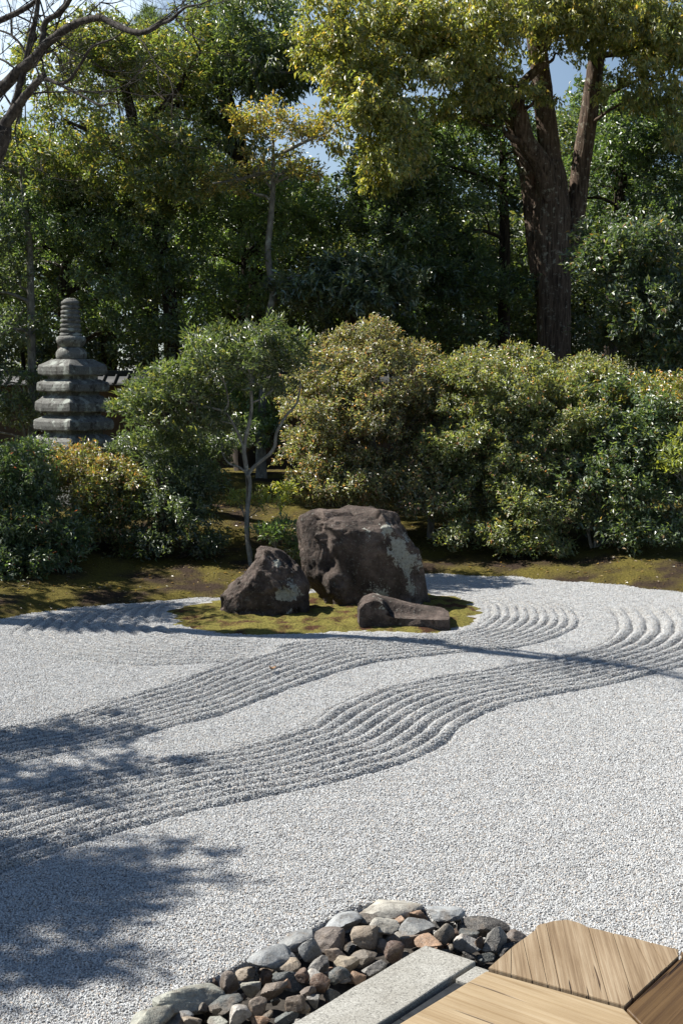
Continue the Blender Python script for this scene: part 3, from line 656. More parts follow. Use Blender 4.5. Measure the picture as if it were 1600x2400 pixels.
g = node(t, 'ShaderNodeNewGeometry'); n1 = node(t, 'ShaderNodeTexNoise', Scale=30., Detail=5.); L(g.outputs['Position'], n1.inputs['Vector']); c = ramp(t, [(.3, (.012, .014, .016)), (.7, (.028, .031, .035))]); L(n1.outputs[0], c.inputs[0]); L(c.outputs[0], b.inputs['Base Color'])
TILE = m
mb = bmesh.new(); tl = .34; t0 = s0-KD*.165+KP*.006
for a in range(8):
    for c_ in range(5):
        p0 = t0-KD*(a*tl)+KP*(c_*tl)
        qd = prism([p0, p0+KP*(tl-.006), p0+KP*(tl-.006)-KD*(tl-.006), p0-KD*(tl-.006)], -.1, .056, .003, 1)
        tmp = D.meshes.new('t'); qd.to_mesh(tmp); qd.free(); mb.from_mesh(tmp); D.meshes.remove(tmp)
tag(bmobj('pavement', mb, TILE), 'dark slate tiles between kerb and veranda', kind='structure')

def woodmat(name, cols, ang, sc=1.0, rough=.6, weather=None):
    m, t, b, L = newmat(name)
    g = node(t, 'ShaderNodeNewGeometry'); r0 = node(t, 'ShaderNodeMapping'); r0.inputs['Rotation'].default_value = (0, 0, -ang); L(g.outputs['Position'], r0.inputs[0])
    mpn = node(t, 'ShaderNodeMapping'); mpn.inputs['Scale'].default_value = (1.6*sc, 85*sc, 8); L(r0.outputs[0], mpn.inputs[0])
    n1 = node(t, 'ShaderNodeTexNoise', Scale=1., Detail=6., Roughness=.68, Distortion=.35); L(mpn.outputs[0], n1.inputs['Vector'])
    mp2 = node(t, 'ShaderNodeMapping'); mp2.inputs['Scale'].default_value = (1.5, 6, 3); L(r0.outputs[0], mp2.inputs[0])
    n2 = node(t, 'ShaderNodeTexNoise', Scale=1.3, Detail=5., Roughness=.6); L(mp2.outputs[0], n2.inputs['Vector'])
    mp3 = node(t, 'ShaderNodeMapping'); mp3.inputs['Scale'].default_value = (.8, 17, 3); L(r0.outputs[0], mp3.inputs[0])
    n3 = node(t, 'ShaderNodeTexNoise', Scale=1.7, Detail=3., Roughness=.5, Distortion=.4); L(mp3.outputs[0], n3.inputs['Vector'])
    c = ramp(t, [(.3, cols[0]), (.5, cols[1]), (.7, cols[2])]); L(n1.outputs[0], c.inputs[0]); out = c.outputs[0]
    r2 = ramp(t, [(.3, (.68, .6, .5)), (.6, (1.08, 1.06, 1.04))]); L(n2.outputs[0], r2.inputs[0]); out = mixc(t, .75, out, r2.outputs[0], 'MULTIPLY')
    if weather:
        rw = ramp(t, [(.42, (0, 0, 0)), (.6, (1, 1, 1))]); L(n2.outputs[0], rw.inputs[0]); out = mixc(t, rw.outputs[0], out, weather)
        out = mixc(t, .55, out, c.outputs[0], 'MULTIPLY') if False else out
    rc = ramp(t, [(.30, (.16, .09, .04)), (.335, (1, 1, 1))]); L(n3.outputs[0], rc.inputs[0]); out = mixc(t, .85, out, rc.outputs[0], 'MULTIPLY')
    L(out, b.inputs['Base Color']); b.inputs['Roughness'].default_value = rough; b.inputs['Specular IOR Level'].default_value = .35
    bp = node(t, 'ShaderNodeBump', Strength=.5, Distance=.004); L(n1.outputs[0], bp.inputs['Height'])
    bp2 = node(t, 'ShaderNodeBump', Strength=.8, Distance=.006); L(rc.outputs[0], bp2.inputs['Height']); L(bp.outputs[0], bp2.inputs['Normal']); L(bp2.outputs[0], b.inputs['Normal'])
    return m
ZV = .55
def gv(u, v_): return G(u, v_, ZV)[:2]
def ang(a, b_): d = b_-a; return math.atan2(d[1], d[0])
aA = ang(gv(1425, 2345), gv(1379, 2176)); aB = ang(gv(1100, 2336), gv(1279, 2400)); aC = ang(gv(1463, 2360), gv(1592, 2240))
WOOD_A = woodmat('weathered silver wood', [(.13, .088, .05), (.235, .175, .11), (.32, .26, .18)], aA, 1.25, .75, None)
WOOD_B = woodmat('pale golden wood', [(.25, .18, .10), (.32, .245, .15), (.365, .295, .195)], aB, 1., .5)
WOOD_C = woodmat('dark brown wood', [(.05, .027, .011), (.085, .05, .02), (.115, .07, .03)], aC, 1., .5)  # darker brown than the other boards
ver = empty('veranda', (*gv(1463, 2360), 0), 'wooden veranda corner with mitred boards overlooking the gravel', 'veranda')
polyA = [gv(*p) for p in [(1143, 2268), (1205, 2214), (1252, 2180), (1257, 2168), (1296, 2158), (1328, 2155), (1356, 2162), (1376, 2172), (1480, 2197), (1589, 2225), (1590, 2240), (1463, 2357)]]
bm = prism(polyA[::-1], ZV-.07, ZV, 0)
for (u0, v0), (u1, v1) in [((1198, 2220), (1197, 2284)), ((1228, 2212), (1247, 2297)), ((1256, 2183), (1283, 2308)), ((1282, 2176), (1312, 2315)), ((1379, 2176), (1425, 2345)), ((1436, 2187), (1484, 2340)), ((1489, 2205), (1529, 2284)), ((1527, 2214), (1559, 2262))]:
    a_, c_ = gv(u0, v0), gv(u1, v1); d_ = c_-a_; nrm = Vector((-d_[1], d_[0], 0)).normalized()
    bmesh.ops.bisect_plane(bm, geom=bm.verts[:]+bm.edges[:]+bm.faces[:], plane_co=Vector((*a_, ZV)), plane_no=nrm)
    ed = [e for e in bm.edges if all(abs((v.co-Vector((*a_, v.co.z))).dot(nrm)) < 1e-5 for v in e.verts)]
    bmesh.ops.split_edges(bm, edges=ed)
# separate the pieces a hair and round their edges: real cracks
pieces = []; seen = set()
bm.verts.ensure_lookup_table()
for v in bm.verts:
    if v in seen: continue
    st, comp = [v], []
    seen.add(v)
    while st:
        x = st.pop(); comp.append(x)
        for e in x.link_edges:
            y = e.other_vert(x)
            if y not in seen: seen.add(y); st.append(y)
    pieces.append(comp)
for k, comp in enumerate(pieces):
    c_ = sum((v.co for v in comp), Vector())/len(comp); ax = Vector((math.cos(aA), math.sin(aA), 0)); pe = Vector((-ax.y, ax.x, 0))
    w_ = max(abs((v.co-c_).dot(pe)) for v in comp); g_ = RNG.uniform(.0002, .0006)
    for v in comp: v.co -= pe*(v.co-c_).dot(pe)/max(w_, 1e-4)*g_
holes = [e for e in bm.edges if e.is_boundary]
bmesh.ops.holes_fill(bm, edges=holes, sides=0)
bmesh.ops.recalc_face_normals(bm, faces=bm.faces)
bmesh.ops.bevel(bm, geom=[e for e in bm.edges if len(e.link_faces) == 2 and e.calc_face_angle(0) > .6], offset=.0016, segments=2, affect='EDGES')
bmobj('corner_board', bm, WOOD_A, ver)['label'] = 'grey weathered cracked corner board'
p0, p1 = gv(1139, 2273), gv(1461, 2362); pe_ = unit(gv(1500, 2400)-gv(1463, 2362)); pl = unit(gv(930, 2400)-gv(1139, 2273))
bmobj('plank', prism([p0, p1, p1+pe_*2.2, p0+pl*2.4][::-1], ZV-.06, ZV-.002, .006, 3), WOOD_B, ver)['label'] = 'pale golden plank'
q0, q1 = gv(1467, 2361), gv(1593, 2242); dr = unit(gv(1590, 2226)-gv(1376, 2172))
bmobj('plank', prism([q0, q0+pe_*2.2, q1+dr*1.4+pe_*2., q1+dr*1.4, q1], ZV-.06, ZV-.003, .006, 3), WOOD_C, ver)['label'] = 'dark brown plank'
e0 = gv(1594, 2226); e1 = gv(1594, 2240)
bmobj('edge_board', prism([e0, e1, e1+dr*1.3, e0+dr*1.3], ZV-.06, ZV-.004, .004, 2), WOOD_A, ver)
mbp = MB(); c_ = gv(1400, 2300); mbp.box((c_[0], c_[1], .22), (.12, .12, .52)); mbp.build('post', WOOD_C, ver, False)
mbp = MB(); cc = (p0+pl*1.2+q1+dr*.7+pe_*1.)/2
for a_, b_ in ((p0+pl*.1+unit(p1-p0)*.12, p0+pl*2.3+unit(p1-p0)*.12),):
    d_ = unit(b_-a_); mbp.box(((a_+b_)[0]/2, (a_+b_)[1]/2, ZV-.13), (np.linalg.norm(b_-a_), .1, .12), Matrix.Rotation(math.atan2(d_[1], d_[0]), 3, 'Z'))
mbp.build('beam', WOOD_C, ver, False)

# brown leaf lying on the raked gravel
def leaf_obj(name, label, pos, L_, W_, rz, mat):
    n = 9; xs = np.linspace(0, 1, n); w = np.sin(xs*math.pi)**.8*W_/2; v = []
    for x, ww in zip(xs, w):
        for s_ in (-1, 0, 1): v.append([(x-.5)*L_, s_*ww, .012+.010*abs(s_)+.018*(2*x-1)**2])
    f = [[i*3+j, i*3+j+1, i*3+j+4, i*3+j+3] for i in range(n-1) for j in (0, 1)]
    me = D.meshes.new(name); me.from_pydata(v, [], f); me.polygons.foreach_set('use_smooth', [True]*len(f)); o = addobj(name, me, mat); o.location = pos; o.rotation_euler = (.1, .15, rz)
    md = o.modifiers.new('thick', 'SOLIDIFY'); md.thickness = .001
    return tag(o, label, 'leaf')
m, t, b, L = newmat('dry brown leaf'); b.inputs['Base Color'].default_value = (.2, .11, .05, 1); b.inputs['Roughness'].default_value = .7
DRY = m
q = G(637, 1580); leaf_obj('fallen_leaf', 'curled dry brown leaf lying alone on the raked ridges', (q[0], q[1], hsample(q[0], q[1])+.012), .06, .035, .6, DRY)

# ================================================================== VEGETATION
def YS(Y): return Y+1.0 if Y >= 17.9 else Y      # everything from the back trees on stands a metre deeper
P_raw = P
def P(U, V, Y): return P_raw(U, V, YS(Y))
def mpx(px, Y): return px/F*YS(Y)
def leaves(rg, tips, dirs, n, L_, W_, colf, spread=.12, droop=.15, up=.8, jit=.9, dirw=.6, shoot=0.0):
    """leaf arrays round twig tips: each leaf is folded along its midrib"""
    T = len(tips); tip = np.repeat(tips, n, 0); d = np.repeat(dirs, n, 0); N = len(tip)
    t_ = rg.random((N, 1))
    pos = tip-d*t_*spread+rg.normal(0, spread*.28, (N, 3))
    ld = unit(d*dirw+rg.normal(0, .55, (N, 3))*jit+np.array([0, 0, -droop]))
    nr = unit(rg.normal(0, .5, (N, 3))+np.array([0, 0, up*.7])+np.array(sv)*.55+d*.35)
    sd_ = unit(np.cross(ld, nr)); nr = np.cross(sd_, ld)
    l = L_*rg.uniform(.65, 1.25, (N, 1)); w = W_*rg.uniform(.7, 1.2, (N, 1))*.5
    b_ = pos; tp = pos+ld*l-nr*l*.10; lift = nr*w*.45
    ml = pos+ld*l*.45+sd_*w+lift; mr = pos+ld*l*.45-sd_*w+lift
    v = np.stack([b_, mr, tp, ml], 1).reshape(-1, 3)
    i = np.arange(N)[:, None]*4; f = np.concatenate([i+np.array([0, 1, 2]), i+np.array([0, 2, 3])], 0)
    c = colf(rg, pos, N, np.repeat(np.arange(T), n))
    return v, f, np.repeat(c, 4, 0)
def palette(cols, wts, var=.22, clump=.25, seed=0, freq=1.2, top=None):
    cols = np.array(cols); wts = np.array(wts)/sum(wts)
    def fn(rg, pos, N, tid):
        k = rg.choice(len(cols), N, p=wts); c = cols[k].copy()
        s = 1+clump*fbm(pos*freq, 3, seed)
        tv = rg.random(tid.max()+1)[tid]
        c *= (s*(1+var*rg.normal(size=N))*(.8+.4*tv)).clip(.35, 2)[:, None]
        if top is not None:
            z0, z1, tc_, am = top
            kz = np.clip((pos[:, 2]-z0)/(z1-z0), 0, 1)*am*(tv > .35)*rg.random(N)
            c = c*(1-kz[:, None])+np.array(tc_)*kz[:, None]
        c = c*2.3; return (c*.86+.14*c.mean(1, keepdims=True)).clip(.004, .9)
    return fn
def pads(rg, c, rad, nsub, sub, flat=.6, low=-.55):
    """sub-clump centres inside an ellipsoid crown, more of them towards its skin"""
    out = []
    while len(out) < nsub:
        d = unit(rg.normal(size=3)); 
        if d[2] < low: continue
        r = rg.random()**(1/2.6)
        p = np.array(c)+d*r*np.array(rad)
        s = sub*rg.uniform(.65, 1.3)
        out.append((p, np.array([s, s, s*flat*rg.uniform(.8, 1.3)])))
    return out
def tips_of(rg, blobs, per, gap=.15, gseed=0, lower=.35, gfreq=1.5):
    ps, ds = [], []
    for c, r in blobs:
        n = max(4, int(per*(r[0]*r[1])**1.0*1.0)) if per > 0 else int(-per)
        d = unit(rg.normal(size=(n*2, 3))); d = d[(d[:, 2] > -.2) | (rg.random(len(d)) < lower)][:n]
        q = c+d*r*(rg.random((len(d), 1))**.4*.6+.45)
        ps.append(q); ds.append(unit(d*np.array([1, 1, .7])+np.array([0, 0, .25])+rg.normal(0, .35, d.shape)))
    p = np.vstack(ps); d = np.vstack(ds)
    if gap > -1:
        k = fbm(p*gfreq, 2, gseed+71) > -1+gap*2-.0 if False else fbm(p*gfreq, 2, gseed+71) > -.9+gap
        p, d = p[k], d[k]
    return p, d
def connect(mb, skel, blobs, tips, r0=.03, rg=None, ntw=5, seg=5):
    """limbs from the trunk to each clump, and twigs inside it"""
    sk = np.vstack([s_[0] for s_ in skel]); sr = np.concatenate([s_[1] for s_ in skel])
    order = sorted(range(len(blobs)), key=lambda i: np.min(np.linalg.norm(sk-blobs[i][0], axis=1)))
    for i in order:
        c, r = blobs[i]
        dist = np.linalg.norm(sk-c, axis=1)+np.clip(sk[:, 2]-c[2]+.15, 0, 9)*1.5; j = dist.argmin(); a = sk[j]
        Ld = np.linalg.norm(c-a); 
        if Ld < .05: continue
        rad = min(sr[j]*.75, .012+.012*Ld+r0*.4)
        m1 = a*.65+c*.35+rg.normal(0, .06*Ld, 3)+np.array([0, 0, .06*Ld]); m2 = a*.3+c*.7+rg.normal(0, .06*Ld, 3)+np.array([0, 0, .05*Ld])
        pts = np.array([a, m1, m2, c]); rr = np.array([rad, rad*.8, rad*.6, rad*.35])
        mb.tube(pts, rr, seg, 3)
        tt = np.linspace(0, 1, 8)[1:, None]
        ip = np.concatenate([(a*(1-x)+m1*x)[None] if False else (np.array([np.interp(x, [0, .35, .7, 1], pts[:, k]) for k in range(3)]))[None] for x in tt[:, 0]])
        sk = np.vstack([sk, ip]); sr = np.concatenate([sr, np.interp(tt[:, 0], [0, .35, .7, 1], rr)])
        for _ in range(ntw):
            d = unit(rg.normal(size=3)); e = c+d*r*.95; mid = (c+e)/2+rg.normal(0, .05*np.linalg.norm(e-c)+1e-4, 3)
            mb.tube(np.array([c+rg.normal(0, .02, 3), mid, e]), [rad*.3, rad*.22, rad*.1], 3, 1)
def skeleton(lims):
    out = []
    for pts, rad in lims:
        pts = np.asarray(pts, float); rad = np.asarray(rad, float); n = len(pts); tt = np.linspace(0, n-1, n*5)
        out.append((np.stack([np.interp(tt, np.arange(n), pts[:, k]) for k in range(3)], 1), np.interp(tt, np.arange(n), rad)))
    return out
def plant(name, label, cat, base, lims, blobs, bark, leaf, per, nleaf, L_, W_, colf, group=None, seed=0, spread=.14, droop=.15, up=.8, gap=.1, lower=.35, sides=9, barkamp=.08, ntw=5, r0=.03, jit=.9, dirw=.6, gfreq=1.5, crownname='crown', trunkname='trunk'):
    rg = np.random.default_rng(seed+1000)
    if cat == 'tree' and per < 200: per *= .7
    root = empty(name, base, label, cat, group)
    mb = MB()
    for pts, rad in lims: mb.tube(pts, rad, sides, 4, barkamp, seed)
    p, d = tips_of(rg, blobs, per, gap, seed, lower, gfreq)
    connect(mb, skeleton(lims), blobs, p, r0, rg, ntw)
    mb.build(trunkname, bark, root)
    v, f, c = leaves(rg, p, d, nleaf, L_, W_, colf, spread, droop, up, jit, dirw)
    addobj(crownname, np_mesh(crownname, v, f, False, c), leaf, root)
    return root
def gp(U, Y, dz=-.05):            # ground point under picture column U at depth Y
    x = P(U, 880, Y)[0]; Y = YS(Y); return np.array([x, Y, float(gz(np.array([x]), np.array([Y]))[0])+dz])
def ell(U, V_, Y, rU, rV, rY): return P(U, V_, Y), (mpx(rU, Y), rY, mpx(rV, Y))
def cr(seed, specs):
    """clumps for a crown given as ellipsoids (U, V, Y, rU, rV, rY, number, size)"""
    rg = np.random.default_rng(seed); out = []
    for (U, V_, Y, rU, rV, rY, n, s) in specs:
        c, r = ell(U, V_, Y, rU, rV, rY); out += pads(rg, c, r, n, s)
    return out

DKG = palette([(.028, .055, .022), (.04, .07, .022), (.06, .085, .022), (.02, .04, .02)], [4, 4, 2, 2], seed=1)
DKB = palette([(.026, .046, .024), (.036, .058, .028), (.055, .075, .03)], [4, 4, 2], seed=2)
MIDG = palette([(.04, .075, .02), (.06, .1, .022), (.09, .12, .025), (.03, .055, .02)], [4, 4, 2, 2], seed=3)
OLIVE = palette([(.07, .09, .02), (.1, .11, .022), (.045, .075, .02), (.17, .14, .025)], [4, 3, 4, 1], seed=4)
YEL = palette([(.15, .125, .02), (.11, .11, .022), (.2, .13, .02), (.06, .08, .02)], [4, 5, 2, 5], seed=5)
CAMP = palette([(.115, .122, .034), (.085, .105, .028), (.15, .145, .038), (.055, .078, .024), (.19, .14, .035)], [5, 5, 3, 4, 1], .2, .35, seed=6, freq=.9)
WOODC = palette([(.03, .05, .02), (.05, .07, .022), (.02, .035, .016), (.08, .08, .025)], [4, 3, 3, 1], seed=8)

# --- back row of the wood, behind the wall
bk = [(-60, 540, 26.5, 210, 260, 2.2), (230, 590, 28.5, 190, 260, 2.2), (520, 560, 27, 180, 300, 2.0), (770, 640, 28, 190, 240, 2.2), (1010, 560, 27.5, 190, 320, 2.2), (1220, 640, 26.5, 150, 250, 2.0), (1420, 560, 28, 190, 330, 2.2), (1660, 560, 26.5, 190, 330, 2.2)]
bl = ['dense dark tree behind the wall at the far left', 'dark broad tree behind the wall above the stone pagoda', 'dark tree behind the wall left of the slim pale trunk', 'low dark tree behind the wall in the middle gap', 'tall dark tree behind the wall left of the forked trunk', 'dark tree directly behind the forked trunk', 'dark tree behind the wall right of the forked trunk', 'dark tree behind the wall at the far right']
for i, (U, V_, Y, rU, rV, rY) in enumerate(bk):
    b0 = gp(U, Y); top = P(U+20, V_-rV*.5, Y); lims = [([b0, b0*.6+top*.4+np.array([.2, 0, 0]), top], [.2, .15, .05])]
    plant('wood_tree', bl[i], 'tree', b0, lims, cr(20+i, [(U, V_, Y, rU, rV, rY, 34, .75), (U, 840, Y, rU, 130, 1.4, 9, .7)]), BARK_DARK, LEAF, 62, 26, .13, .055, WOODC, 'dark trees behind the garden wall', 20+i, .25, sides=7, ntw=3, gap=.18, lower=.6)

# --- trees in front of the wall, left to right
b0 = gp(72, 18.2)
plant('slim_tree', 'slim grey trunked tree at the left with dark glossy leaves', 'tree', b0,
      [([b0, P(72, 640, 18.2), P(62, 500, 18.2), P(52, 390, 18.2), P(45, 290, 18.3), P(60, 180, 18.4)], [.065, .05, .045, .042, .036, .02])],
      cr(1, [(-150, 620, 18.3, 120, 200, 1.2, 22, .45), (20, 640, 18.5, 130, 260, 1.4, 26, .42), (60, 430, 19, 150, 100, 1.3, 14, .42), (20, 960, 18.2, 110, 110, .9, 12, .4)]), BARK_GREY, LEAF, 120, 26, .075, .032, DKB, None, 1, gap=.12)
b0 = gp(398, 19.2)
plant('evergreen_oak', 'big evergreen oak with leaning dark trunk and olive glossy leaves at upper left', 'tree', b0,
      [([b0, P(402, 760, 19.2), P(388, 640, 19.2), P(360, 480, 19.2), P(322, 330, 19.2), P(300, 230, 19), P(260, 100, 18.8)], [.13, .11, .1, .095, .09, .07, .03]),
       ([P(345, 420, 19.2), P(250, 330, 18.8), P(150, 280, 18.5)], [.05, .035, .02]), ([P(322, 330, 19.2), P(420, 200, 19), P(470, 120, 19)], [.06, .04, .02])],
      cr(2, [(230, 190, 18.8, 170, 130, 1.5, 26, .46), (330, 150, 19.2, 160, 120, 1.5, 18, .5), (250, 400, 18.6, 220, 130, 1.5, 34, .48), (400, 420, 18.6, 110, 150, 1.2, 16, .45)]), BARK_DARK, LEAF, 105, 26, .085, .036,
      palette([(.06, .085, .02), (.09, .1, .022), (.04, .065, .02), (.15, .12, .025)], [4, 4, 4, 1], seed=14), None, 2, gap=.14)
b0 = gp(150, 19.4)
plant('camellia_tree', 'dark stemmed camellia tree behind the stone pagoda', 'tree', b0,
      [([b0, P(152, 780, 19.4), P(148, 680, 19.4), P(160, 590, 19.4), P(150, 500, 19.4)], [.11, .1, .085, .06, .03]), ([P(148, 690, 19.4), P(235, 640, 19.2), P(270, 560, 19)], [.05, .04, .02])],
      cr(3, [(180, 560, 19, 190, 130, 1.3, 34, .45), (310, 660, 18.8, 150, 130, 1.2, 24, .42), (330, 800, 18.8, 150, 60, 1., 12, .4), (60, 760, 19, 130, 90, 1., 10, .4)]), BARK_DARK, LEAF, 120, 26, .075, .033, DKG, None, 3, gap=.14)
b0 = gp(560, 21)
plant('drooping_oak', 'tall tree of long drooping dark leaves in the upper middle', 'tree', b0,
      [([b0, P(600, 600, 21), P(575, 420, 21), P(545, 290, 21), P(520, 170, 21), P(560, 40, 21), P(570, -120, 21)], [.2, .17, .15, .14, .11, .08, .04]),
       ([P(550, 300, 21), P(480, 265, 20.6), P(420, 245, 20.4), P(350, 262, 20)], [.1, .085, .06, .03]), ([P(530, 210, 21), P(620, 150, 20.8), P(700, 110, 20.5)], [.07, .05, .03])],
      cr(4, [(520, 190, 20.6, 150, 120, 1.4, 30, .5), (600, 90, 20.8, 150, 120, 1.4, 26, .5), (690, 180, 20.6, 90, 110, 1.2, 14, .5), (480, 330, 20.6, 110, 90, 1.2, 12, .48)]), BARK_DARK, LEAF, 80, 24, .12, .033,
      palette([(.035, .06, .022), (.05, .075, .022), (.08, .095, .025), (.025, .045, .02)], [4, 4, 2, 2], seed=15), None, 4, .2, .75, .5, gap=.2)
b0 = gp(612, 18.3)
plant('slim_tree', 'slim pale trunked tree in the middle with golden yellow upper leaves', 'tree', b0,
      [([b0, P(612, 1000, 18.3), P(628, 760, 18.3), P(640, 690, 18.3), P(628, 600, 18.3), P(634, 520, 18.3), P(640, 440, 18.3), P(640, 330, 18.4)], [.085, .06, .055, .05, .047, .042, .036, .02]),
       ([P(645, 670, 18.3), P(680, 650, 18.2), P(705, 645, 18.1)], [.025, .02, .01]), ([P(640, 400, 18.3), P(560, 420, 18), P(500, 430, 17.8)], [.025, .02, .01]), ([P(640, 370, 18.3), P(720, 330, 18), P(770, 310, 17.9)], [.025, .02, .01])],
      cr(5, [(620, 300, 18.2, 110, 28, .6, 12, .26), (720, 305, 18.1, 80, 35, .6, 11, .26), (530, 430, 18, 60, 35, .6, 9, .26), (650, 400, 18.2, 110, 50, .6, 9, .26)]), BARK_GREY, LEAF_SOFT, 130, 22, .075, .03, YEL, None, 5, gap=.15)
b0 = gp(560, 19.8)
plant('laurel_tree', 'mid green bushy tree behind the slim pale trunk', 'tree', b0,
      [([b0, P(560, 800, 19.8), P(575, 650, 19.8), P(560, 500, 19.8)], [.09, .08, .06, .03])],
      cr(6, [(560, 560, 19.6, 140, 120, 1.2, 30, .42), (560, 720, 19.4, 130, 90, 1., 18, .4), (700, 520, 19.8, 110, 90, 1., 14, .42), (580, 930, 18.9, 110, 70, .8, 16, .36), (640, 1010, 18.2, 70, 50, .5, 9, .3)]), BARK_DARK, LEAF, 125, 24, .07, .03, MIDG, None, 6, gap=.18)
b0 = gp(830, 18.6)
plant('camellia_tree', 'low camellia tree with large bluish shining leaves above the central azalea', 'tree', b0,
      [([b0, P(830, 800, 18.6), P(820, 700, 18.6)], [.07, .055, .03])],
      cr(7, [(810, 700, 18.3, 160, 60, 1., 24, .38), (760, 640, 18.5, 70, 40, .8, 6, .36), (900, 660, 18.5, 80, 50, .8, 8, .38)]), BARK_DARK, leafmat('bluish glossy leaf', .3, .18, .65), 90, 22, .115, .045, DKB, None, 7, gap=.1)
b0 = gp(1182, 20.6)
plant('camellia_tree', 'tall camellia tree with straight dark trunk left of the forked trunk', 'tree', b0,
      [([b0, P(1180, 760, 20.6), P(1182, 560, 20.6), P(1178, 400, 20.6), P(1176, 280, 20.6)], [.1, .095, .085, .06, .03]),
       ([P(1182, 560, 20.6), P(1120, 540, 20.2), P(1040, 560, 19.8)], [.03, .025, .012]), ([P(1180, 650, 20.6), P(1100, 640, 20.2), P(1010, 650, 20)], [.03, .025, .012]), ([P(1180, 440, 20.6), P(1090, 400, 20.2), P(1010, 380, 20)], [.03, .02, .012]), ([P(1182, 690, 20.6), P(1230, 670, 20.5), P(1270, 640, 20.4)], [.03, .02, .01])],
      cr(8, [(1000, 430, 20, 210, 110, 1.4, 40, .46), (960, 560, 19.8, 190, 90, 1.3, 30, .45), (1060, 690, 20, 180, 70, 1.2, 22, .44), (1130, 330, 20.4, 140, 80, 1.2, 14, .46), (1080, 790, 20, 200, 40, 1., 12, .42)]), BARK_DARK, LEAF, 110, 24, .09, .038, DKG, None, 8, gap=.16)
b0 = gp(1420, 21.5)
plant('camellia_tree', 'dark camellia tree high behind the right fork of the trunk', 'tree', b0,
      [([b0, P(1440, 600, 21.5), P(1460, 400, 21.5), P(1450, 250, 21.5)], [.12, .1, .07, .03])],
      cr(9, [(1460, 400, 21.3, 130, 120, 1.4, 26, .46), (1570, 370, 21.2, 90, 90, 1.2, 12, .44), (1400, 230, 21.5, 90, 60, 1., 8, .44), (1560, 520, 21, 120, 90, 1.2, 14, .44)]), BARK_DARK, LEAF, 105, 24, .085, .04, DKG, None, 9, gap=.2)
b0 = gp(1530, 18.2)
plant('camellia_tree', 'dense dark camellia at the right edge behind the azaleas', 'tree', b0,
      [([b0, P(1530, 850, 18.2), P(1500, 700, 18.2), P(1490, 560, 18.2)], [.08, .07, .055, .03])],
      cr(10, [(1480, 600, 17.8, 120, 90, 1., 28, .38), (1560, 740, 17.6, 140, 110, 1., 30, .38), (1450, 800, 17.9, 80, 80, .8, 12, .36), (1580, 880, 17.4, 100, 80, .8, 12, .36)]), BARK_DARK, LEAF, 130, 24, .08, .036, palette([(.022, .042, .02), (.03, .052, .022), (.05, .065, .022), (.15, .09, .025)], [4, 4, 2, .25], seed=16), None, 10, gap=.1)

# --- the forked camphor
Yc = 19.5; b0 = gp(1300, Yc)
def pc_(U, V_, dy=0): return P(U, V_, Yc+dy)
w = lambda px: .80*px/2/F*YS(Yc)
lims = [([b0+np.array([0, 0, -.1]), pc_(1300, 1000), pc_(1297, 800), pc_(1296, 650), pc_(1292, 520), pc_(1292, 430), pc_(1288, 380)], [w(120), w(100), w(88), w(92), w(98), w(84), w(62)]),
        ([pc_(1292, 470, .12), pc_(1290, 380, .14), pc_(1276, 260, .16), pc_(1262, 140, .15), pc_(1245, 20, .15), pc_(1235, -160, .1), pc_(1225, -330, .1)], [w(62), w(58), w(54), w(50), w(44), w(36), w(24)]),
        ([pc_(1290, 470, -.12), pc_(1270, 390, -.2), pc_(1232, 330, -.32), pc_(1218, 270, -.4), pc_(1202, 222, -.45), pc_(1175, 205, -.5), pc_(1140, 190, -.55), pc_(1050, 120, -.7), pc_(950, 90, -.9)], [w(56), w(54), w(46), w(40), w(34), w(26), w(22), w(17), w(8)]),
        ([pc_(1205, 225, -.46), pc_(1225, 195, -.5), pc_(1255, 165, -.52), pc_(1282, 148, -.5)], [w(30), w(25), w(22), w(19)]),
        ([pc_(1290, 760, .1), pc_(1262, 600, .25), pc_(1245, 450, .38), pc_(1225, 370, .45), pc_(1185, 265, .5), pc_(1120, 200, .5), pc_(1020, 160, .4)], [w(50), w(60), w(54), w(44), w(30), w(22), w(10)]),
        ([pc_(1318, 640, .25), pc_(1345, 520, .35), pc_(1362, 380, .4), pc_(1382, 250, .4), pc_(1398, 126, .4)], [w(54), w(52), w(50), w(47), w(43)]),
        ([pc_(1398, 140, .4), pc_(1420, 128, .35), pc_(1500, 125, .2), pc_(1580, 118, 0), pc_(1680, 90, -.2)], [w(26), w(18), w(15), w(12), w(7)]),
        ([pc_(1412, 128, .36), pc_(1402, 106, .3), pc_(1375, 104, .2), pc_(1330, 110, .1)], [w(14), w(10), w(8), w(4)]),
        ([pc_(1262, 140, .15), pc_(1330, 20, .1), pc_(1420, -120, 0)], [w(22), w(18), w(8)]), ([pc_(1250, 60, .15), pc_(1120, -20, -.2), pc_(960, -60, -.6), pc_(850, -40, -.8)], [w(24), w(20), w(14), w(7)]),
        ([pc_(1232, 335, -.35), pc_(1200, 325, -.4), pc_(1183, 312, -.42)], [w(22), w(18), w(15)])]
root = empty('camphor_tree', b0, 'huge forked brown trunked tree with yellow green drooping crown at upper right', 'tree')
rgc = np.random.default_rng(77); mb = MB()
for k, (pts, rad) in enumerate(lims): mb.tube(pts, rad, 40 if k < 6 else 12, 9 if k < 6 else 4, .13 if k < 6 else .06, 50+k)
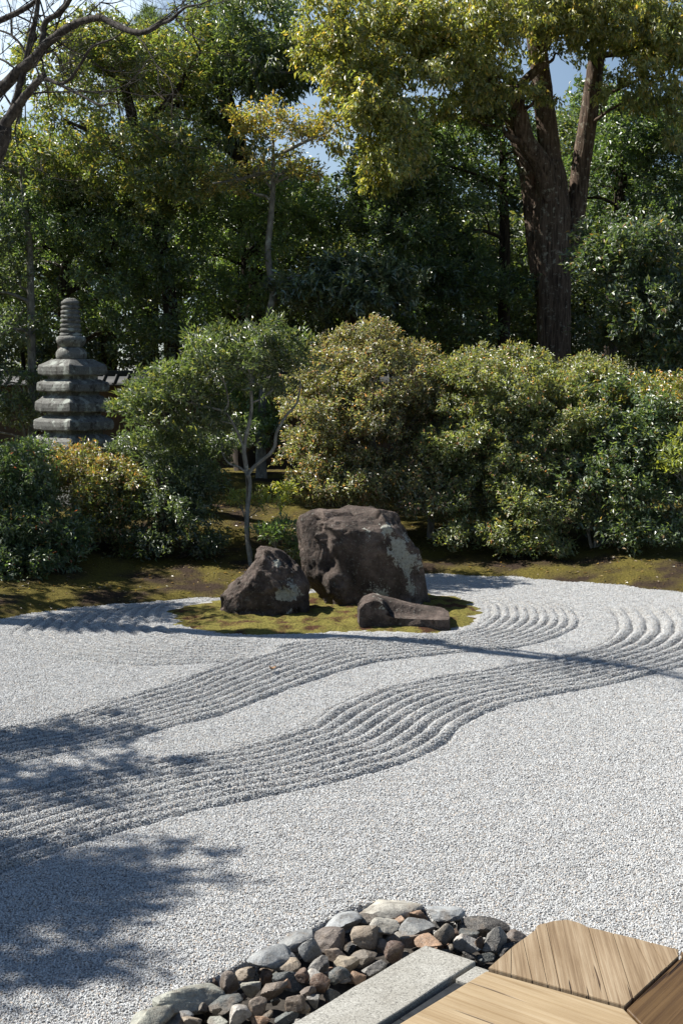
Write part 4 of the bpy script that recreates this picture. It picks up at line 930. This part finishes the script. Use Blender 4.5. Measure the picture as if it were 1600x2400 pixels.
cb = cr(30, [(870, 90, 18.4, 150, 120, 1.1, 46, .36), (1010, 150, 18.6, 190, 120, 1.2, 60, .36), (880, 290, 18.1, 100, 90, .9, 30, .32), (930, 390, 18, 90, 55, .8, 16, .28), (1180, 60, 18.6, 200, 120, 1.2, 56, .36), (1240, 215, 18.55, 70, 28, .4, 7, .2),
              (1400, 50, 18.8, 180, 90, 1.2, 44, .36), (1530, 140, 18.7, 120, 90, 1., 36, .34), (1490, 230, 18.7, 90, 40, .8, 12, .28), (1080, 260, 18.8, 110, 60, .9, 14, .3), (800, 200, 18.3, 60, 110, .8, 16, .32), (1600, 300, 18.4, 60, 90, .7, 8, .28),
              (1150, -110, 19, 420, 40, 1.2, 12, .36)])
pt, dt = tips_of(rgc, cb, 95, .42, 30, .5, 2.2)
connect(mb, skeleton(lims), cb, pt, .03, rgc, 4)
mb.build('trunk', BARK_CAMPHOR, root)
v, f, c = leaves(rgc, pt, dt, 22, .085, .04, CAMP, .13, .85, .35, .9, .5)
addobj('crown', np_mesh('crown', v, f, False, c), LEAF_CAMPHOR, root)

# --- pine tops, far
for (U, V_, Y, rU, rV, lab) in [(345, 95, 27, 60, 60, 'pine top rising behind the evergreen oak')]:
    b0 = gp(U, Y); rg = np.random.default_rng(int(U)); root = empty('pine_tree', b0, lab, 'tree', None); mb = MB()
    tr = [([b0, P(U+8, 500, Y), P(U, V_, Y)], [.22, .16, .05])]
    for pts, rad in tr: mb.tube(pts, rad, 8, 3, .06)
    bl_ = cr(int(U), [(U, V_, Y, rU, rV, 1., 16, .4), (U+10, V_+130, Y, rU*1.3, 70, 1., 12, .45)]); p_, d_ = tips_of(rg, bl_, 60, .1, 3, .2); connect(mb, skeleton(tr), bl_, p_, .03, rg, 3); mb.build('trunk', BARK_DARK, root)
    v, f, c = leaves(rg, p_, d_, 46, .16, .010, palette([(.035, .06, .025), (.05, .075, .03)], [1, 1]), .10, -.1, .5, .8, .8)
    addobj('crown', np_mesh('crown', v, f, False, c), LEAF_SOFT, root)

# --- off to the left, the pine and oak whose shade falls on the gravel
for (x, y, zc, rx, ry, rz, ns, nm, lab, L_, W_, pal) in [(-5.6, 6.45, 4.5, .9, .95, .45, 34, 'garden_pine', 'spreading pine outside the frame shading the near gravel', .12, .03, DKG), (-5.3, 8.35, 3.9, .8, .8, .5, 20, 'garden_oak', 'small leafy evergreen outside the frame between pine and oak', .09, .035, OLIVE), (-5.0, 13.0, 3.1, .9, 1.0, 1.0, 36, 'garden_oak', 'leafy evergreen outside the frame shading the far left gravel', .08, .035, OLIVE), (-6.0, 15.0, 3.5, 1.0, .9, .9, 26, 'garden_oak', 'leafy evergreen outside the frame shading the left edge azalea', .08, .035, DKG)]:
    b0 = np.array([x-.8, y, -.35]); top = np.array([x, y, zc])
    rg = np.random.default_rng(int(abs(x*10)+y)); bl_ = pads(rg, (x, y, zc), (rx, ry, rz), ns, .36)
    plant(nm, lab, 'tree', b0, [([b0, b0*.5+top*.5+np.array([-.2, .1, 0]), top], [.14, .11, .04])], bl_, BARK_DARK, LEAF, 150 if nm == 'garden_pine' else 105, 18, L_, W_, pal, None, 60+int(y), gap=.22)

# --- bare tree at upper left
Yb = 11.8
def q7(x, y, dy=0): return P(x*.2551, y*.2551, Yb+dy)
def w7(px): return px*.2551/2/F*Yb
base = np.array([-4.75, 12.2, 0]); base[2] = gz(base[:1], base[1:2])[0]-.1
bl_ = [([base, P(-360, 900, 12.1), P(-210, 600, 12), P(-90, 440, 11.9), q7(-40, 1370), q7(50, 1150)], [.17, .15, .13, .115, .1, w7(120)]),
 ([q7(50, 1150), q7(90, 1080), q7(230, 890), q7(330, 770), q7(412, 688)], [w7(110), w7(92), w7(72), w7(62), w7(52)]),
 ([q7(330, 770), q7(420, 725), q7(550, 770), q7(640, 730), q7(710, 640), q7(760, 560), q7(820, 460), q7(900, 405), q7(1050, 350), q7(1150, 270), q7(1215, 175)], [w7(36), w7(34), w7(30), w7(27), w7(25), w7(23), w7(20), w7(18), w7(14), w7(11), w7(6)]),
 ([q7(550, 770), q7(650, 830), q7(760, 880), q7(880, 950), q7(960, 965), q7(1030, 945), q7(1110, 985), q7(1140, 1070)], [w7(26), w7(22), w7(20), w7(18), w7(15), w7(12), w7(9), w7(5)]),
 ([q7(70, 1090), q7(140, 950), q7(180, 800), q7(225, 650), q7(260, 480), q7(300, 290), q7(330, 180), q7(350, 40), q7(365, -120)], [w7(60), w7(58), w7(56), w7(54), w7(52), w7(48), w7(44), w7(38), w7(28)]),
 ([q7(-330, 1130), q7(-180, 990), q7(0, 830), q7(150, 680), q7(320, 535), q7(420, 415), q7(560, 300), q7(680, 225), q7(780, 190), q7(920, 165), q7(1000, 195), q7(1100, 245), q7(1200, 285), q7(1300, 298), q7(1390, 270), q7(1470, 220), q7(1568, 185), q7(1640, 120), q7(1720, 60), q7(1830, 40), q7(1960, -10)], [w7(115), w7(105), w7(98), w7(95), w7(88), w7(72), w7(66), w7(60), w7(55), w7(52), w7(52), w7(50), w7(47), w7(44), w7(40), w7(34), w7(28), w7(22), w7(16), w7(12), w7(8)]),
 ([q7(1620, 180), q7(1700, 260), q7(1790, 340), q7(1900, 380)], [w7(16), w7(13), w7(9), w7(5)]), ([q7(1400, 265), q7(1440, 215), q7(1490, 190), q7(1600, 165), q7(1720, 180)], [w7(20), w7(18), w7(15), w7(11), w7(6)]),
 ([q7(390, 450), q7(400, 330), q7(410, 230), q7(450, 175), q7(540, 125), q7(610, 50), q7(660, -30), q7(740, -140)], [w7(56), w7(52), w7(50), w7(48), w7(44), w7(40), w7(36), w7(24)]),
 ([q7(-200, 330), q7(-90, 250), q7(0, 190), q7(110, 140), q7(230, 80), q7(330, 10), q7(420, -80)], [w7(66), w7(58), w7(52), w7(48), w7(42), w7(36), w7(26)]),
 ([q7(375, 460), q7(380, 530), q7(400, 600), q7(385, 650), q7(410, 690)], [w7(20), w7(18), w7(15), w7(13), w7(12)]),
 ([q7(370, 440), q7(440, 470), q7(500, 480), q7(545, 560), q7(565, 605), q7(640, 570), q7(700, 560)], [w7(22), w7(18), w7(15), w7(13), w7(11), w7(9), w7(5)]),
 ([q7(0, 540), q7(70, 575), q7(140, 630)], [w7(18), w7(18), w7(14)]), ([q7(110, 320), q7(105, 200), q7(100, 90), q7(60, -30)], [w7(18), w7(16), w7(14), w7(8)]), ([q7(-120, 260), q7(0, 280), q7(110, 325), q7(200, 420), q7(240, 520)], [w7(14), w7(16), w7(18), w7(20), w7(16)])]
def spread_limb(pts):                                   # limbs reach forward as they reach out over the gravel
    out = []
    for q_ in pts:
        k = 1+float(np.interp(q_[0], [-3.2, -1.0], [0, -.17])); out.append(np.array([0, 0, H])+(np.asarray(q_)-np.array([0, 0, H]))*k)
    return out
bl_ = [bl_[0]]+[(spread_limb(pts), rad) for pts, rad in bl_[1:]]
root = empty('bare_tree', base, 'leafless grey branched tree reaching in from the upper left corner', 'tree'); mb = MB(); rgb = np.random.default_rng(9)
for k, (pts, rad) in enumerate(bl_): mb.tube(pts, rad, 12, 4, .07, k, .05)
mb.build('trunk', BARK_BARE, root)
mb = MB(); sk = skeleton(bl_[1:])
def twig(p, d, L_, r, depth):
    n = 4; pts = [p]
    for k in range(n):
        d = unit(d+rgb.normal(0, .28, 3)+np.array([0, 0, .06])); pts.append(pts[-1]+d*L_/n)
    mb.tube(np.array(pts), np.linspace(r, r*.35, n+1), 4, 2)
    if depth:
        for k in range(rgb.integers(2, 4)): i = rgb.integers(1, n+1); twig(pts[i], unit(d+rgb.normal(0, .7, 3)*np.array([1, .6, 1])), L_*rgb.uniform(.4, .75), r*.55, depth-1)
for (sp_, sr_) in sk:
    for i in range(3, len(sp_), 5):
        if rgb.random() < .72:
            t_ = unit(sp_[min(i+1, len(sp_)-1)]-sp_[i-1]); twig(sp_[i], unit(t_*.5+rgb.normal(0, .8, 3)*np.array([1, .5, 1])+np.array([0, 0, .15])), rgb.uniform(.35, .95), min(sr_[i]*.35, .010), 2)
mb.build('twigs', BARK_BARE, root)

# --- a tall clipped hedge behind the wall closes the view low down
hb = np.array([0, 24.6, .4]); rg = np.random.default_rng(4); hbl = [(np.array([x_, 24.8+rg.normal(0, .3), z_+rg.normal(0, .15)]), np.array([.7, .7, .6])) for x_ in np.arange(-9, 9.5, .8) for z_ in (1.6, 2.5, 3.3, 4.1, 4.8)]
hp_, hd_ = tips_of(rg, hbl, 120, -.1, 5, .7); v, f, c = leaves(rg, hp_, hd_, 22, .1, .05, WOODC, .2); hroot = empty('tall_hedge', hb, 'tall dark hedge closing the gaps behind the garden wall', 'hedge')
mb = MB()
for x_ in np.arange(-9, 9.5, 1.5): mb.tube([(x_, 24.8, .3), (x_+.1, 24.8, 2), (x_, 24.8, 3.6)], [.06, .05, .02], 6, 2)
mb.build('stems', BARK_DARK, hroot); addobj('foliage', np_mesh('foliage', v, f, False, c), LEAF, hroot)

# --- shrubs
AZ = palette([(.068, .082, .038), (.092, .10, .05), (.05, .066, .03), (.13, .088, .048), (.15, .075, .05)], [4, 4, 4, 2.2, .8], .25, .3, seed=21, freq=2, top=(1.2, 3.0, (.13, .11, .06), .6))
AZG = palette([(.06, .085, .03), (.09, .11, .038), (.045, .065, .025), (.12, .1, .035), (.16, .07, .04)], [4, 4, 3, 1.2, .35], .25, .3, seed=22, freq=2, top=(1.3, 2.7, (.13, .12, .055), .6))
b0 = gp(870, 16.6)
plant('azalea', 'tall domed azalea with brownish tips directly behind the largest boulder', 'shrub', b0,
      [([b0, P(880, 1130, 16.6), P(870, 1000, 16.6), P(860, 880, 16.7)], [.06, .05, .04, .02]), ([P(880, 1150, 16.6), P(780, 1050, 16.4), P(740, 950, 16.4)], [.04, .03, .015]), ([P(880, 1100, 16.6), P(960, 1010, 16.4), P(990, 900, 16.4)], [.04, .03, .015])],
      cr(40, [(860, 850, 16.7, 130, 85, .8, 44, .24), (850, 970, 16.2, 170, 110, .9, 76, .24), (760, 1080, 16.2, 95, 100, .8, 34, .22), (900, 1130, 15.9, 150, 90, .7, 54, .22), (800, 1150, 15.7, 110, 50, .5, 20, .2), (980, 1190, 15.6, 80, 45, .5, 16, .2), (1010, 900, 16.5, 70, 80, .7, 22, .22), (1020, 1020, 16.2, 60, 90, .7, 22, .22), (990, 1130, 15.9, 70, 70, .6, 16, .22), (720, 900, 16.4, 50, 90, .6, 14, .22)]), BARK_GREY, LEAF_SOFT, 420, 16, .05, .021, AZ, 'clipped azaleas along the back', 40, .08, gap=.05, r0=.012, lower=.5)
b0 = gp(1010, 16.2)
plant('azalea', 'very broad olive azalea under the forked trunk', 'shrub', gp(1190, 16.2),
      [([gp(1190, 16.2), P(1195, 1200, 16.2), P(1200, 1050, 16.2), P(1210, 920, 16.3)], [.06, .05, .04, .02]), ([b0, P(1012, 1180, 16.2), P(1025, 1060, 16.1), P(1050, 950, 16.1)], [.045, .04, .03, .015]), ([P(1195, 1180, 16.2), P(1300, 1080, 16), P(1360, 960, 16)], [.045, .03, .015])],
      cr(41, [(1240, 890, 16.6, 200, 80, .9, 64, .25), (1130, 960, 16.2, 150, 120, .9, 60, .24), (1300, 1020, 16, 160, 130, .9, 66, .24), (1150, 1120, 15.7, 110, 120, .7, 44, .22), (1260, 1180, 15.5, 130, 100, .7, 44, .22), (1180, 1270, 15.2, 80, 45, .4, 14, .18), (1080, 1190, 15.5, 60, 50, .4, 12, .2), (1340, 1190, 15.4, 80, 70, .5, 20, .2), (1300, 1275, 15.1, 70, 35, .4, 10, .18), (1100, 1250, 15.2, 60, 30, .35, 8, .18), (1060, 1050, 15.9, 60, 80, .6, 18, .22), (1050, 900, 16.6, 70, 60, .7, 18, .24), (1400, 930, 16.3, 70, 70, .7, 18, .24), (1400, 1060, 15.9, 60, 90, .6, 16, .22)]), BARK_GREY, LEAF_SOFT, 420, 16, .05, .021, AZG, 'clipped azaleas along the back', 41, .08, gap=.08, r0=.012, lower=.5)
b0 = gp(1395, 15.2)
plant('osmanthus_shrub', 'multi stemmed dark glossy shrub at the right gravel edge', 'shrub', b0,
      [([b0, P(1378, 1250, 15.2), P(1370, 1180, 15.2), P(1380, 1080, 15.2)], [.022, .018, .015, .01]), ([b0+np.array([.03, 0, 0]), P(1396, 1240, 15.2), P(1410, 1150, 15.2), P(1450, 1050, 15.2)], [.02, .018, .015, .01]), ([b0+np.array([.08, .05, 0]), P(1420, 1240, 15.3), P(1450, 1160, 15.3), P(1520, 1080, 15.3)], [.022, .018, .015, .01])],
      cr(42, [(1470, 990, 15.6, 110, 90, .7, 40, .24), (1540, 1120, 15.2, 110, 110, .7, 46, .24), (1420, 1130, 15.3, 90, 90, .6, 26, .22), (1530, 1250, 14.9, 100, 55, .5, 22, .2), (1440, 1230, 15.1, 70, 40, .4, 8, .2)]), BARK_GREY, LEAF, 250, 18, .062, .026, palette([(.03, .055, .024), (.042, .07, .028), (.07, .09, .03), (.14, .09, .03)], [4, 4, 2, .3], seed=23, freq=2), None, 42, .1, gap=.05, r0=.012, lower=.5)
b0 = gp(1590, 15.8)
plant('maple_shrub', 'orange tinged olive shrub between broad azalea and right edge', 'shrub', b0,
      [([b0, P(1560, 1100, 15.9), P(1530, 960, 16)], [.03, .025, .012])],
      cr(43, [(1480, 950, 16.1, 90, 55, .6, 22, .24), (1570, 960, 15.8, 70, 70, .6, 18, .24)]), BARK_GREY, LEAF_SOFT, 320, 16, .055, .024, palette([(.09, .1, .025), (.06, .085, .022), (.2, .13, .03), (.26, .09, .03)], [4, 4, 1.5, .4], seed=24), None, 43, .1, gap=.05, r0=.012)
b0 = gp(1640, 14.9)
plant('young_shrub', 'bright yellow green shoots at the right edge', 'shrub', b0,
      [([b0, P(1610, 1200, 14.9), P(1590, 1080, 14.9)], [.02, .016, .008])], cr(44, [(1580, 1080, 14.8, 34, 70, .25, 12, .16)]), BARK_GREY, LEAF_SOFT, 260, 12, .075, .024, palette([(.12, .14, .022), (.095, .12, .022), (.07, .1, .02)], [3, 3, 1]), None, 44, .1, -.2, gap=0, r0=.01)
# left group
b0 = gp(130, 14.3)
plant('azalea', 'dark shaded azalea at the left edge of the gravel', 'shrub', b0,
      [([b0, P(120, 1260, 14.3), P(90, 1160, 14.3)], [.05, .045, .02]), ([gp(55, 13.9), P(50, 1300, 13.9), P(30, 1200, 14)], [.03, .028, .014]), ([gp(30, 13.7), P(60, 1320, 13.7), P(85, 1250, 13.8)], [.03, .025, .012])],
      cr(45, [(40, 1150, 14.2, 90, 100, .7, 40, .24), (80, 1250, 13.9, 100, 80, .6, 34, .22), (10, 1290, 13.7, 70, 70, .5, 18, .22), (40, 1335, 13.4, 80, 40, .4, 14, .2), (120, 1310, 13.6, 60, 30, .35, 8, .18), (40, 1080, 14.6, 80, 50, .6, 14, .22)]), BARK_DARK, LEAF_SOFT, 330, 16, .055, .023, palette([(.03, .055, .022), (.04, .07, .025), (.055, .075, .025), (.2, .05, .03)], [4, 4, 2, .15], seed=25), 'clipped azaleas on the left', 45, .08, gap=0, r0=.012, lower=.6)
b0 = gp(255, 14.9)
plant('azalea', 'red tipped azalea below the stone pagoda', 'shrub', b0,
      [([b0, P(250, 1260, 14.9), P(230, 1150, 14.9)], [.035, .03, .015]), ([P(250, 1280, 14.9), P(310, 1200, 14.8), P(330, 1130, 14.8)], [.025, .02, .01])],
      cr(46, [(220, 1120, 15, 105, 60, .6, 40, .22), (285, 1180, 14.8, 85, 80, .6, 32, .22), (240, 1240, 14.7, 90, 60, .5, 20, .2), (150, 1085, 15.1, 40, 25, .4, 8, .18), (315, 1300, 14.6, 45, 35, .3, 8, .18)]), BARK_GREY, LEAF_SOFT, 400, 16, .05, .021,
      palette([(.06, .085, .022), (.09, .1, .025), (.045, .06, .02), (.2, .1, .04)], [4, 3, 3, 1], seed=26, freq=2, top=(.95, 1.35, (.17, .085, .045), .8)), 'clipped azaleas on the left', 46, .08, gap=.1, r0=.012, lower=.5)
b0 = gp(392, 14.5)
plant('osmanthus_shrub', 'dark shaded round shrub on a short trunk in the moss', 'shrub', b0,
      [([b0, P(390, 1290, 14.5), P(380, 1220, 14.5), P(370, 1120, 14.6)], [.055, .045, .035, .02])],
      cr(47, [(430, 1195, 14.7, 80, 75, .6, 40, .22), (435, 1110, 15, 70, 50, .6, 16, .22), (360, 1270, 14.4, 55, 40, .35, 12, .18), (450, 1270, 14.5, 60, 28, .4, 8, .18), (470, 1150, 15.2, 60, 70, .5, 12, .22), (450, 1060, 15.7, 110, 60, .5, 22, .22), (330, 1050, 15.9, 60, 60, .4, 10, .2), (540, 1040, 15.9, 50, 60, .4, 9, .2)]), BARK_DARK, LEAF, 300, 16, .055, .022, DKB, None, 47, .09, gap=.05, r0=.012, lower=.5)
# young glossy tree, centre left
Yg = 14.4; b0 = gp(586, 14.1); pg = lambda U, V_, dy=0: P(U, V_, Yg+dy)
lims = [([b0, P(578, 1240, 14.2), pg(584, 1140), pg(580, 1110)], [.022, .024, .028, .03]),
        ([pg(580, 1110), pg(572, 1050), pg(585, 990), pg(590, 940), pg(585, 860), pg(590, 800)], [.026, .024, .02, .016, .013, .007]),
        ([pg(580, 1110), pg(560, 1095), pg(535, 1085), pg(520, 1060)], [.014, .012, .009, .005]),
        ([pg(583, 1108), pg(600, 1090), pg(640, 1055), pg(648, 1015), pg(670, 975), pg(695, 945), pg(705, 900)], [.022, .02, .018, .017, .015, .012, .007]),
        ([pg(572, 1050), pg(550, 1000), pg(525, 965), pg(470, 950), pg(400, 930), pg(330, 920)], [.016, .014, .012, .011, .009, .005]), ([pg(525, 965), pg(535, 940), pg(520, 880), pg(480, 820)], [.011, .009, .008, .005])]
plant('young_evergreen', 'young evergreen with pale crooked stems and fresh glossy leaves left of the boulders', 'tree', b0, lims,
      cr(48, [(400, 930, 14.6, 120, 65, .6, 38, .2), (540, 840, 14.5, 130, 55, .6, 38, .2), (640, 800, 14.7, 80, 50, .5, 18, .2), (480, 990, 14.7, 80, 50, .5, 16, .19), (600, 900, 14.6, 80, 30, .4, 10, .18), (330, 950, 14.6, 60, 70, .5, 20, .19), (440, 900, 14.6, 90, 60, .5, 18, .2), (680, 860, 14.6, 50, 40, .4, 8, .18), (420, 1040, 14.9, 90, 40, .5, 12, .2)]),
      BARK_GREY, LEAF, 230, 16, .07, .021, palette([(.034, .056, .02), (.05, .07, .024), (.026, .044, .018), (.10, .105, .03)], [4, 4, 3, 1], seed=27, freq=2), None, 48, .09, -.1, .6, gap=.18, r0=.008, dirw=.9, jit=.8, lower=.3)
b0 = gp(590, 14.7)
plant('young_shrub', 'low yellow green seedling at the foot of the young evergreen', 'shrub', b0, [([b0, P(570, 1200, 14.7), P(550, 1170, 14.7)], [.008, .007, .004])],
      cr(49, [(560, 1170, 14.7, 38, 16, .2, 7, .12), (640, 1180, 14.9, 45, 14, .25, 7, .12), (650, 1150, 15, 40, 20, .25, 6, .13)]), BARK_GREY, LEAF_SOFT, 330, 12, .06, .02, palette([(.14, .16, .025), (.09, .12, .022), (.2, .18, .03)], [3, 3, 1]), None, 49, .07, -.1, gap=0, r0=.006)
b0 = gp(650, 13.9)
plant('young_shrub', 'bright green sprouting shrub left of the largest boulder', 'shrub', b0, [([b0, P(645, 1270, 13.9), P(640, 1245, 13.9)], [.01, .008, .004])],
      cr(50, [(630, 1245, 13.9, 32, 18, .2, 7, .11), (670, 1250, 13.9, 36, 30, .22, 9, .12), (690, 1290, 13.9, 20, 26, .15, 4, .1)]), BARK_GREY, LEAF, 330, 12, .065, .02, palette([(.05, .09, .022), (.036, .066, .02), (.085, .115, .028)], [3, 3, 1]), None, 50, .07, -.2, gap=0, r0=.006, dirw=.9)

# ------------------------------------------------------------------ wall behind
P = P_raw
m, t, b, L = newmat('brown earth plaster'); g = node(t, 'ShaderNodeNewGeometry'); n1 = node(t, 'ShaderNodeTexNoise', Scale=3., Detail=7., Roughness=.6); L(g.outputs['Position'], n1.inputs['Vector']); c = ramp(t, [(.3, (.06, .04, .026)), (.7, (.12, .082, .055))]); L(n1.outputs[0], c.inputs[0]); L(c.outputs[0], b.inputs['Base Color']); b.inputs['Roughness'].default_value = .95; PLASTER = m
m, t, b, L = newmat('grey roof tile'); b.inputs['Base Color'].default_value = (.04, .042, .045, 1); b.inputs['Roughness'].default_value = .7; RTILE = m
yw = 22.6; zt = P(800, 874, yw)[2]
wl = empty('garden_wall', (0, yw, .4), 'brown plaster garden wall with dark posts and grey tiled coping behind the shrubs', 'wall')
mb = MB(); mb.box((0, yw, zt/2-.25), (30, .22, zt+.1)); mb.build('wall_body', PLASTER, wl, False)
for k in range(-7, 8):
    mb = MB(); mb.box((k*1.85+.35, yw-.115, zt/2-.25), (.13, .13, zt-.12)); mb.build('post', BARK_DARK, wl, False)
mb = MB()
for s_ in (-1, 1):
    a = math.atan2(.16, .42); mb.box((0, yw+s_*.2, zt-.125), (30, .46, .035), Matrix.Rotation(-s_*a, 3, 'X'))
mb.tube([(-15, yw, zt-.02), (15, yw, zt-.02)], [.065, .065], 10, 1)
for k in range(-75, 76):
    for s_ in (-1, 1): mb.tube([(k*.2, yw+s_*.03, zt-.035), (k*.2, yw+s_*.43, zt-.185)], [.03, .03], 6, 1)
mb.build('coping', RTILE, wl, True)

# ------------------------------------------------------------------ stone pagoda
def pagmat():
    m, t, b, L = newmat('weathered pagoda stone'); g = node(t, 'ShaderNodeNewGeometry')
    n1 = node(t, 'ShaderNodeTexNoise', Scale=7., Detail=8., Roughness=.7); L(g.outputs['Position'], n1.inputs['Vector'])
    n2 = node(t, 'ShaderNodeTexNoise', Scale=70., Detail=5., Roughness=.7); L(g.outputs['Position'], n2.inputs['Vector'])
    mpn = node(t, 'ShaderNodeMapping'); mpn.inputs['Scale'].default_value = (14, 14, 9); L(g.outputs['Position'], mpn.inputs[0]); n3 = node(t, 'ShaderNodeTexNoise', Scale=1., Detail=5., Roughness=.65); L(mpn.outputs[0], n3.inputs['Vector'])
    c = ramp(t, [(.3, (.10, .10, .095)), (.7, (.22, .22, .205))]); L(n2.outputs[0], c.inputs[0])
    k1 = ramp(t, [(.5, (0, 0, 0)), (.66, (1, 1, 1))]); L(n3.outputs[0], k1.inputs[0])
    c2 = mixc(t, k1.outputs[0], c.outputs[0], (.06, .054, .048))
    k2 = ramp(t, [(.52, (0, 0, 0)), (.60, (1, 1, 1))]); L(n1.outputs[0], k2.inputs[0])
    L(mixc(t, k2.outputs[0], c2, (.32, .34, .31)), b.inputs['Base Color']); b.inputs['Roughness'].default_value = .9; b.inputs['Specular IOR Level'].default_value = .2
    bp = node(t, 'ShaderNodeBump', Strength=.7, Distance=.012); L(n2.outputs[0], bp.inputs['Height']); L(bp.outputs[0], b.inputs['Normal'])
    return m
PAG = pagmat(); Yp = 17.2
pcx = P(171, 880, Yp)[0]; zz = lambda V_: P(171, V_, Yp)[2]; pm = lambda px: px/F*Yp
zg = float(gz(np.array([pcx]), np.array([Yp]))[0])
pag = empty('stone_pagoda', (pcx, Yp, zg), 'weathered grey stone pagoda with stacked square roofs and ringed spire', 'pagoda')
alpha = R(-39)
def square_lathe(name, rows, n=14, mat=PAG, wob=.0035):
    """rows of (half side, z, corner lift); a square ring per row, subdivided so corners can lift and edges wear"""
    vs, fs = [], []
    for (h_, z, lift) in rows:
        for s_ in range(4):
            for k in range(n):
                t_ = -1+2*k/n; x, y = [(t_, -1), (1, t_), (-t_, 1), (-1, -t_)][s_]
                rnd = 1-.025*abs(t_)**10
                vs.append([x*h_*rnd, y*h_*rnd, z+lift*abs(t_)**3])
    N = 4*n
    for r_ in range(len(rows)-1):
        for k in range(N): fs.append([r_*N+k, r_*N+(k+1) % N, (r_+1)*N+(k+1) % N, (r_+1)*N+k])
    fs.append(list(range((len(rows)-1)*N, len(rows)*N))); fs.append(list(range(N))[::-1])
    v = np.array(vs); v += wob*np.stack([vn(v*14+z_*31, 4+z_) for z_ in range(3)], 1)
    ca, sa = math.cos(alpha), math.sin(alpha); v = np.stack([v[:, 0]*ca-v[:, 1]*sa+pcx, v[:, 0]*sa+v[:, 1]*ca+Yp, v[:, 2]], 1)
    me = D.meshes.new(name); me.from_pydata(v.tolist(), [], fs); me.update(); return addobj(name, me, mat, pag)
TI = [(842, 858, 881, 118), (889, 899, 919, 124), (927, 943, 966, 131), (974, 986, 1009, 137), (1017, 1031, 1058, 143), (1066, 1080, 1108, 148)]
for k, (vt, ve, vb, a) in enumerate(TI):
    hs = pm(a)/2*.985; top = hs*.78 if k else hs*.64
    square_lathe('roof_tier', [(hs*.55, zz(vb)+.012, 0), (hs*.955, zz(vb)+.004, .008), (hs*.99, zz(vb)+.02, .01), (hs, zz((ve+vb)/2), .012), (hs*.985, zz(ve)-.012, .018), (hs*.955, zz(ve), .02), ((hs*.955+top)/2, zz(ve)*.55+zz(vt)*.45, .006), (top, zz(vt)-.01, 0), (top*.96, zz(vt), 0)])
    nxt = TI[k+1][0] if k+1 < len(TI) else 1130
    square_lathe('core_block', [(hs*.72, zz(nxt)-.02, 0), (hs*.72, zz(vb)+.05, 0)], wob=.003)
square_lathe('base_block', [(pm(150)/2, zg-.1, 0), (pm(150)/2, zz(1130)-.02, 0), (pm(140)/2, zz(1128), 0)])
def lathe(name, prof, n=28, wob=.004):
    vs = []; fs = []
    for (r_, z) in prof:
        for k in range(n): vs.append([r_*math.cos(k*2*math.pi/n), r_*math.sin(k*2*math.pi/n), z])
    for i in range(len(prof)-1):
        for k in range(n): fs.append([i*n+k, i*n+(k+1) % n, (i+1)*n+(k+1) % n, (i+1)*n+k])
    fs.append(list(range((len(prof)-1)*n, len(prof)*n))); fs.append(list(range(n))[::-1])
    v = np.array(vs); v += wob*np.stack([vn(v*16+s_*17, 14+s_) for s_ in range(3)], 1); v[:, 0] += pcx-pm(2); v[:, 1] += Yp
    me = D.meshes.new(name); me.from_pydata(v.tolist(), [], fs); me.polygons.foreach_set('use_smooth', [True]*len(fs)); me.update(); return addobj(name, me, PAG, pag)
lathe('inverted_bowl', [(pm(33), zz(842)-.01), (pm(35.5), zz(836)), (pm(35), zz(826)), (pm(30), zz(818)), (pm(24), zz(814))])
lathe('lotus_bowl', [(pm(23), zz(815)), (pm(27), zz(812)), (pm(33), zz(803)), (pm(35), zz(796)), (pm(33), zz(790)), (pm(26), zz(787.5))])
pr_ = []; nR = 8
for k in range(nR):
    v0 = 789-(789-704)*k/nR; v1 = 789-(789-704)*(k+1)/nR; r_ = 25-5*k/nR
    pr_ += [(pm(r_*.84), zz(v0)), (pm(r_), zz(v0*.85+v1*.15)), (pm(r_), zz(v0*.3+v1*.7)), (pm(r_*.84), zz(v0*.12+v1*.88))]
pr_ += [(pm(15), zz(702)), (pm(9), zz(699))]
lathe('ringed_spire', pr_, 28, .006)

# ------------------------------------------------------------------ litter on the moss
rg = np.random.default_rng(3); n = 3200
x = rg.uniform(-6, 7, n); y = yb(x)+rg.uniform(.02, 4.5, n)**1.0; z = gz(x, y)+.006
tp_ = np.stack([x, y, z], 1); th = rg.uniform(0, 6.28, n); d_ = np.stack([np.cos(th), np.sin(th), rg.normal(0, .12, n)], 1)
v, f, c = leaves(rg, tp_, d_, 1, .042, .02, palette([(.09, .055, .025), (.055, .033, .017), (.13, .09, .045), (.05, .045, .015)], [3, 3, 2, 2]), .0, 0, 2.5, .2, 1.)
tag(addobj('leaf_litter', np_mesh('leaf_litter', v, f, False, c), LEAF_SOFT), 'scattered dry leaves lying on the moss and earth', kind='stuff')
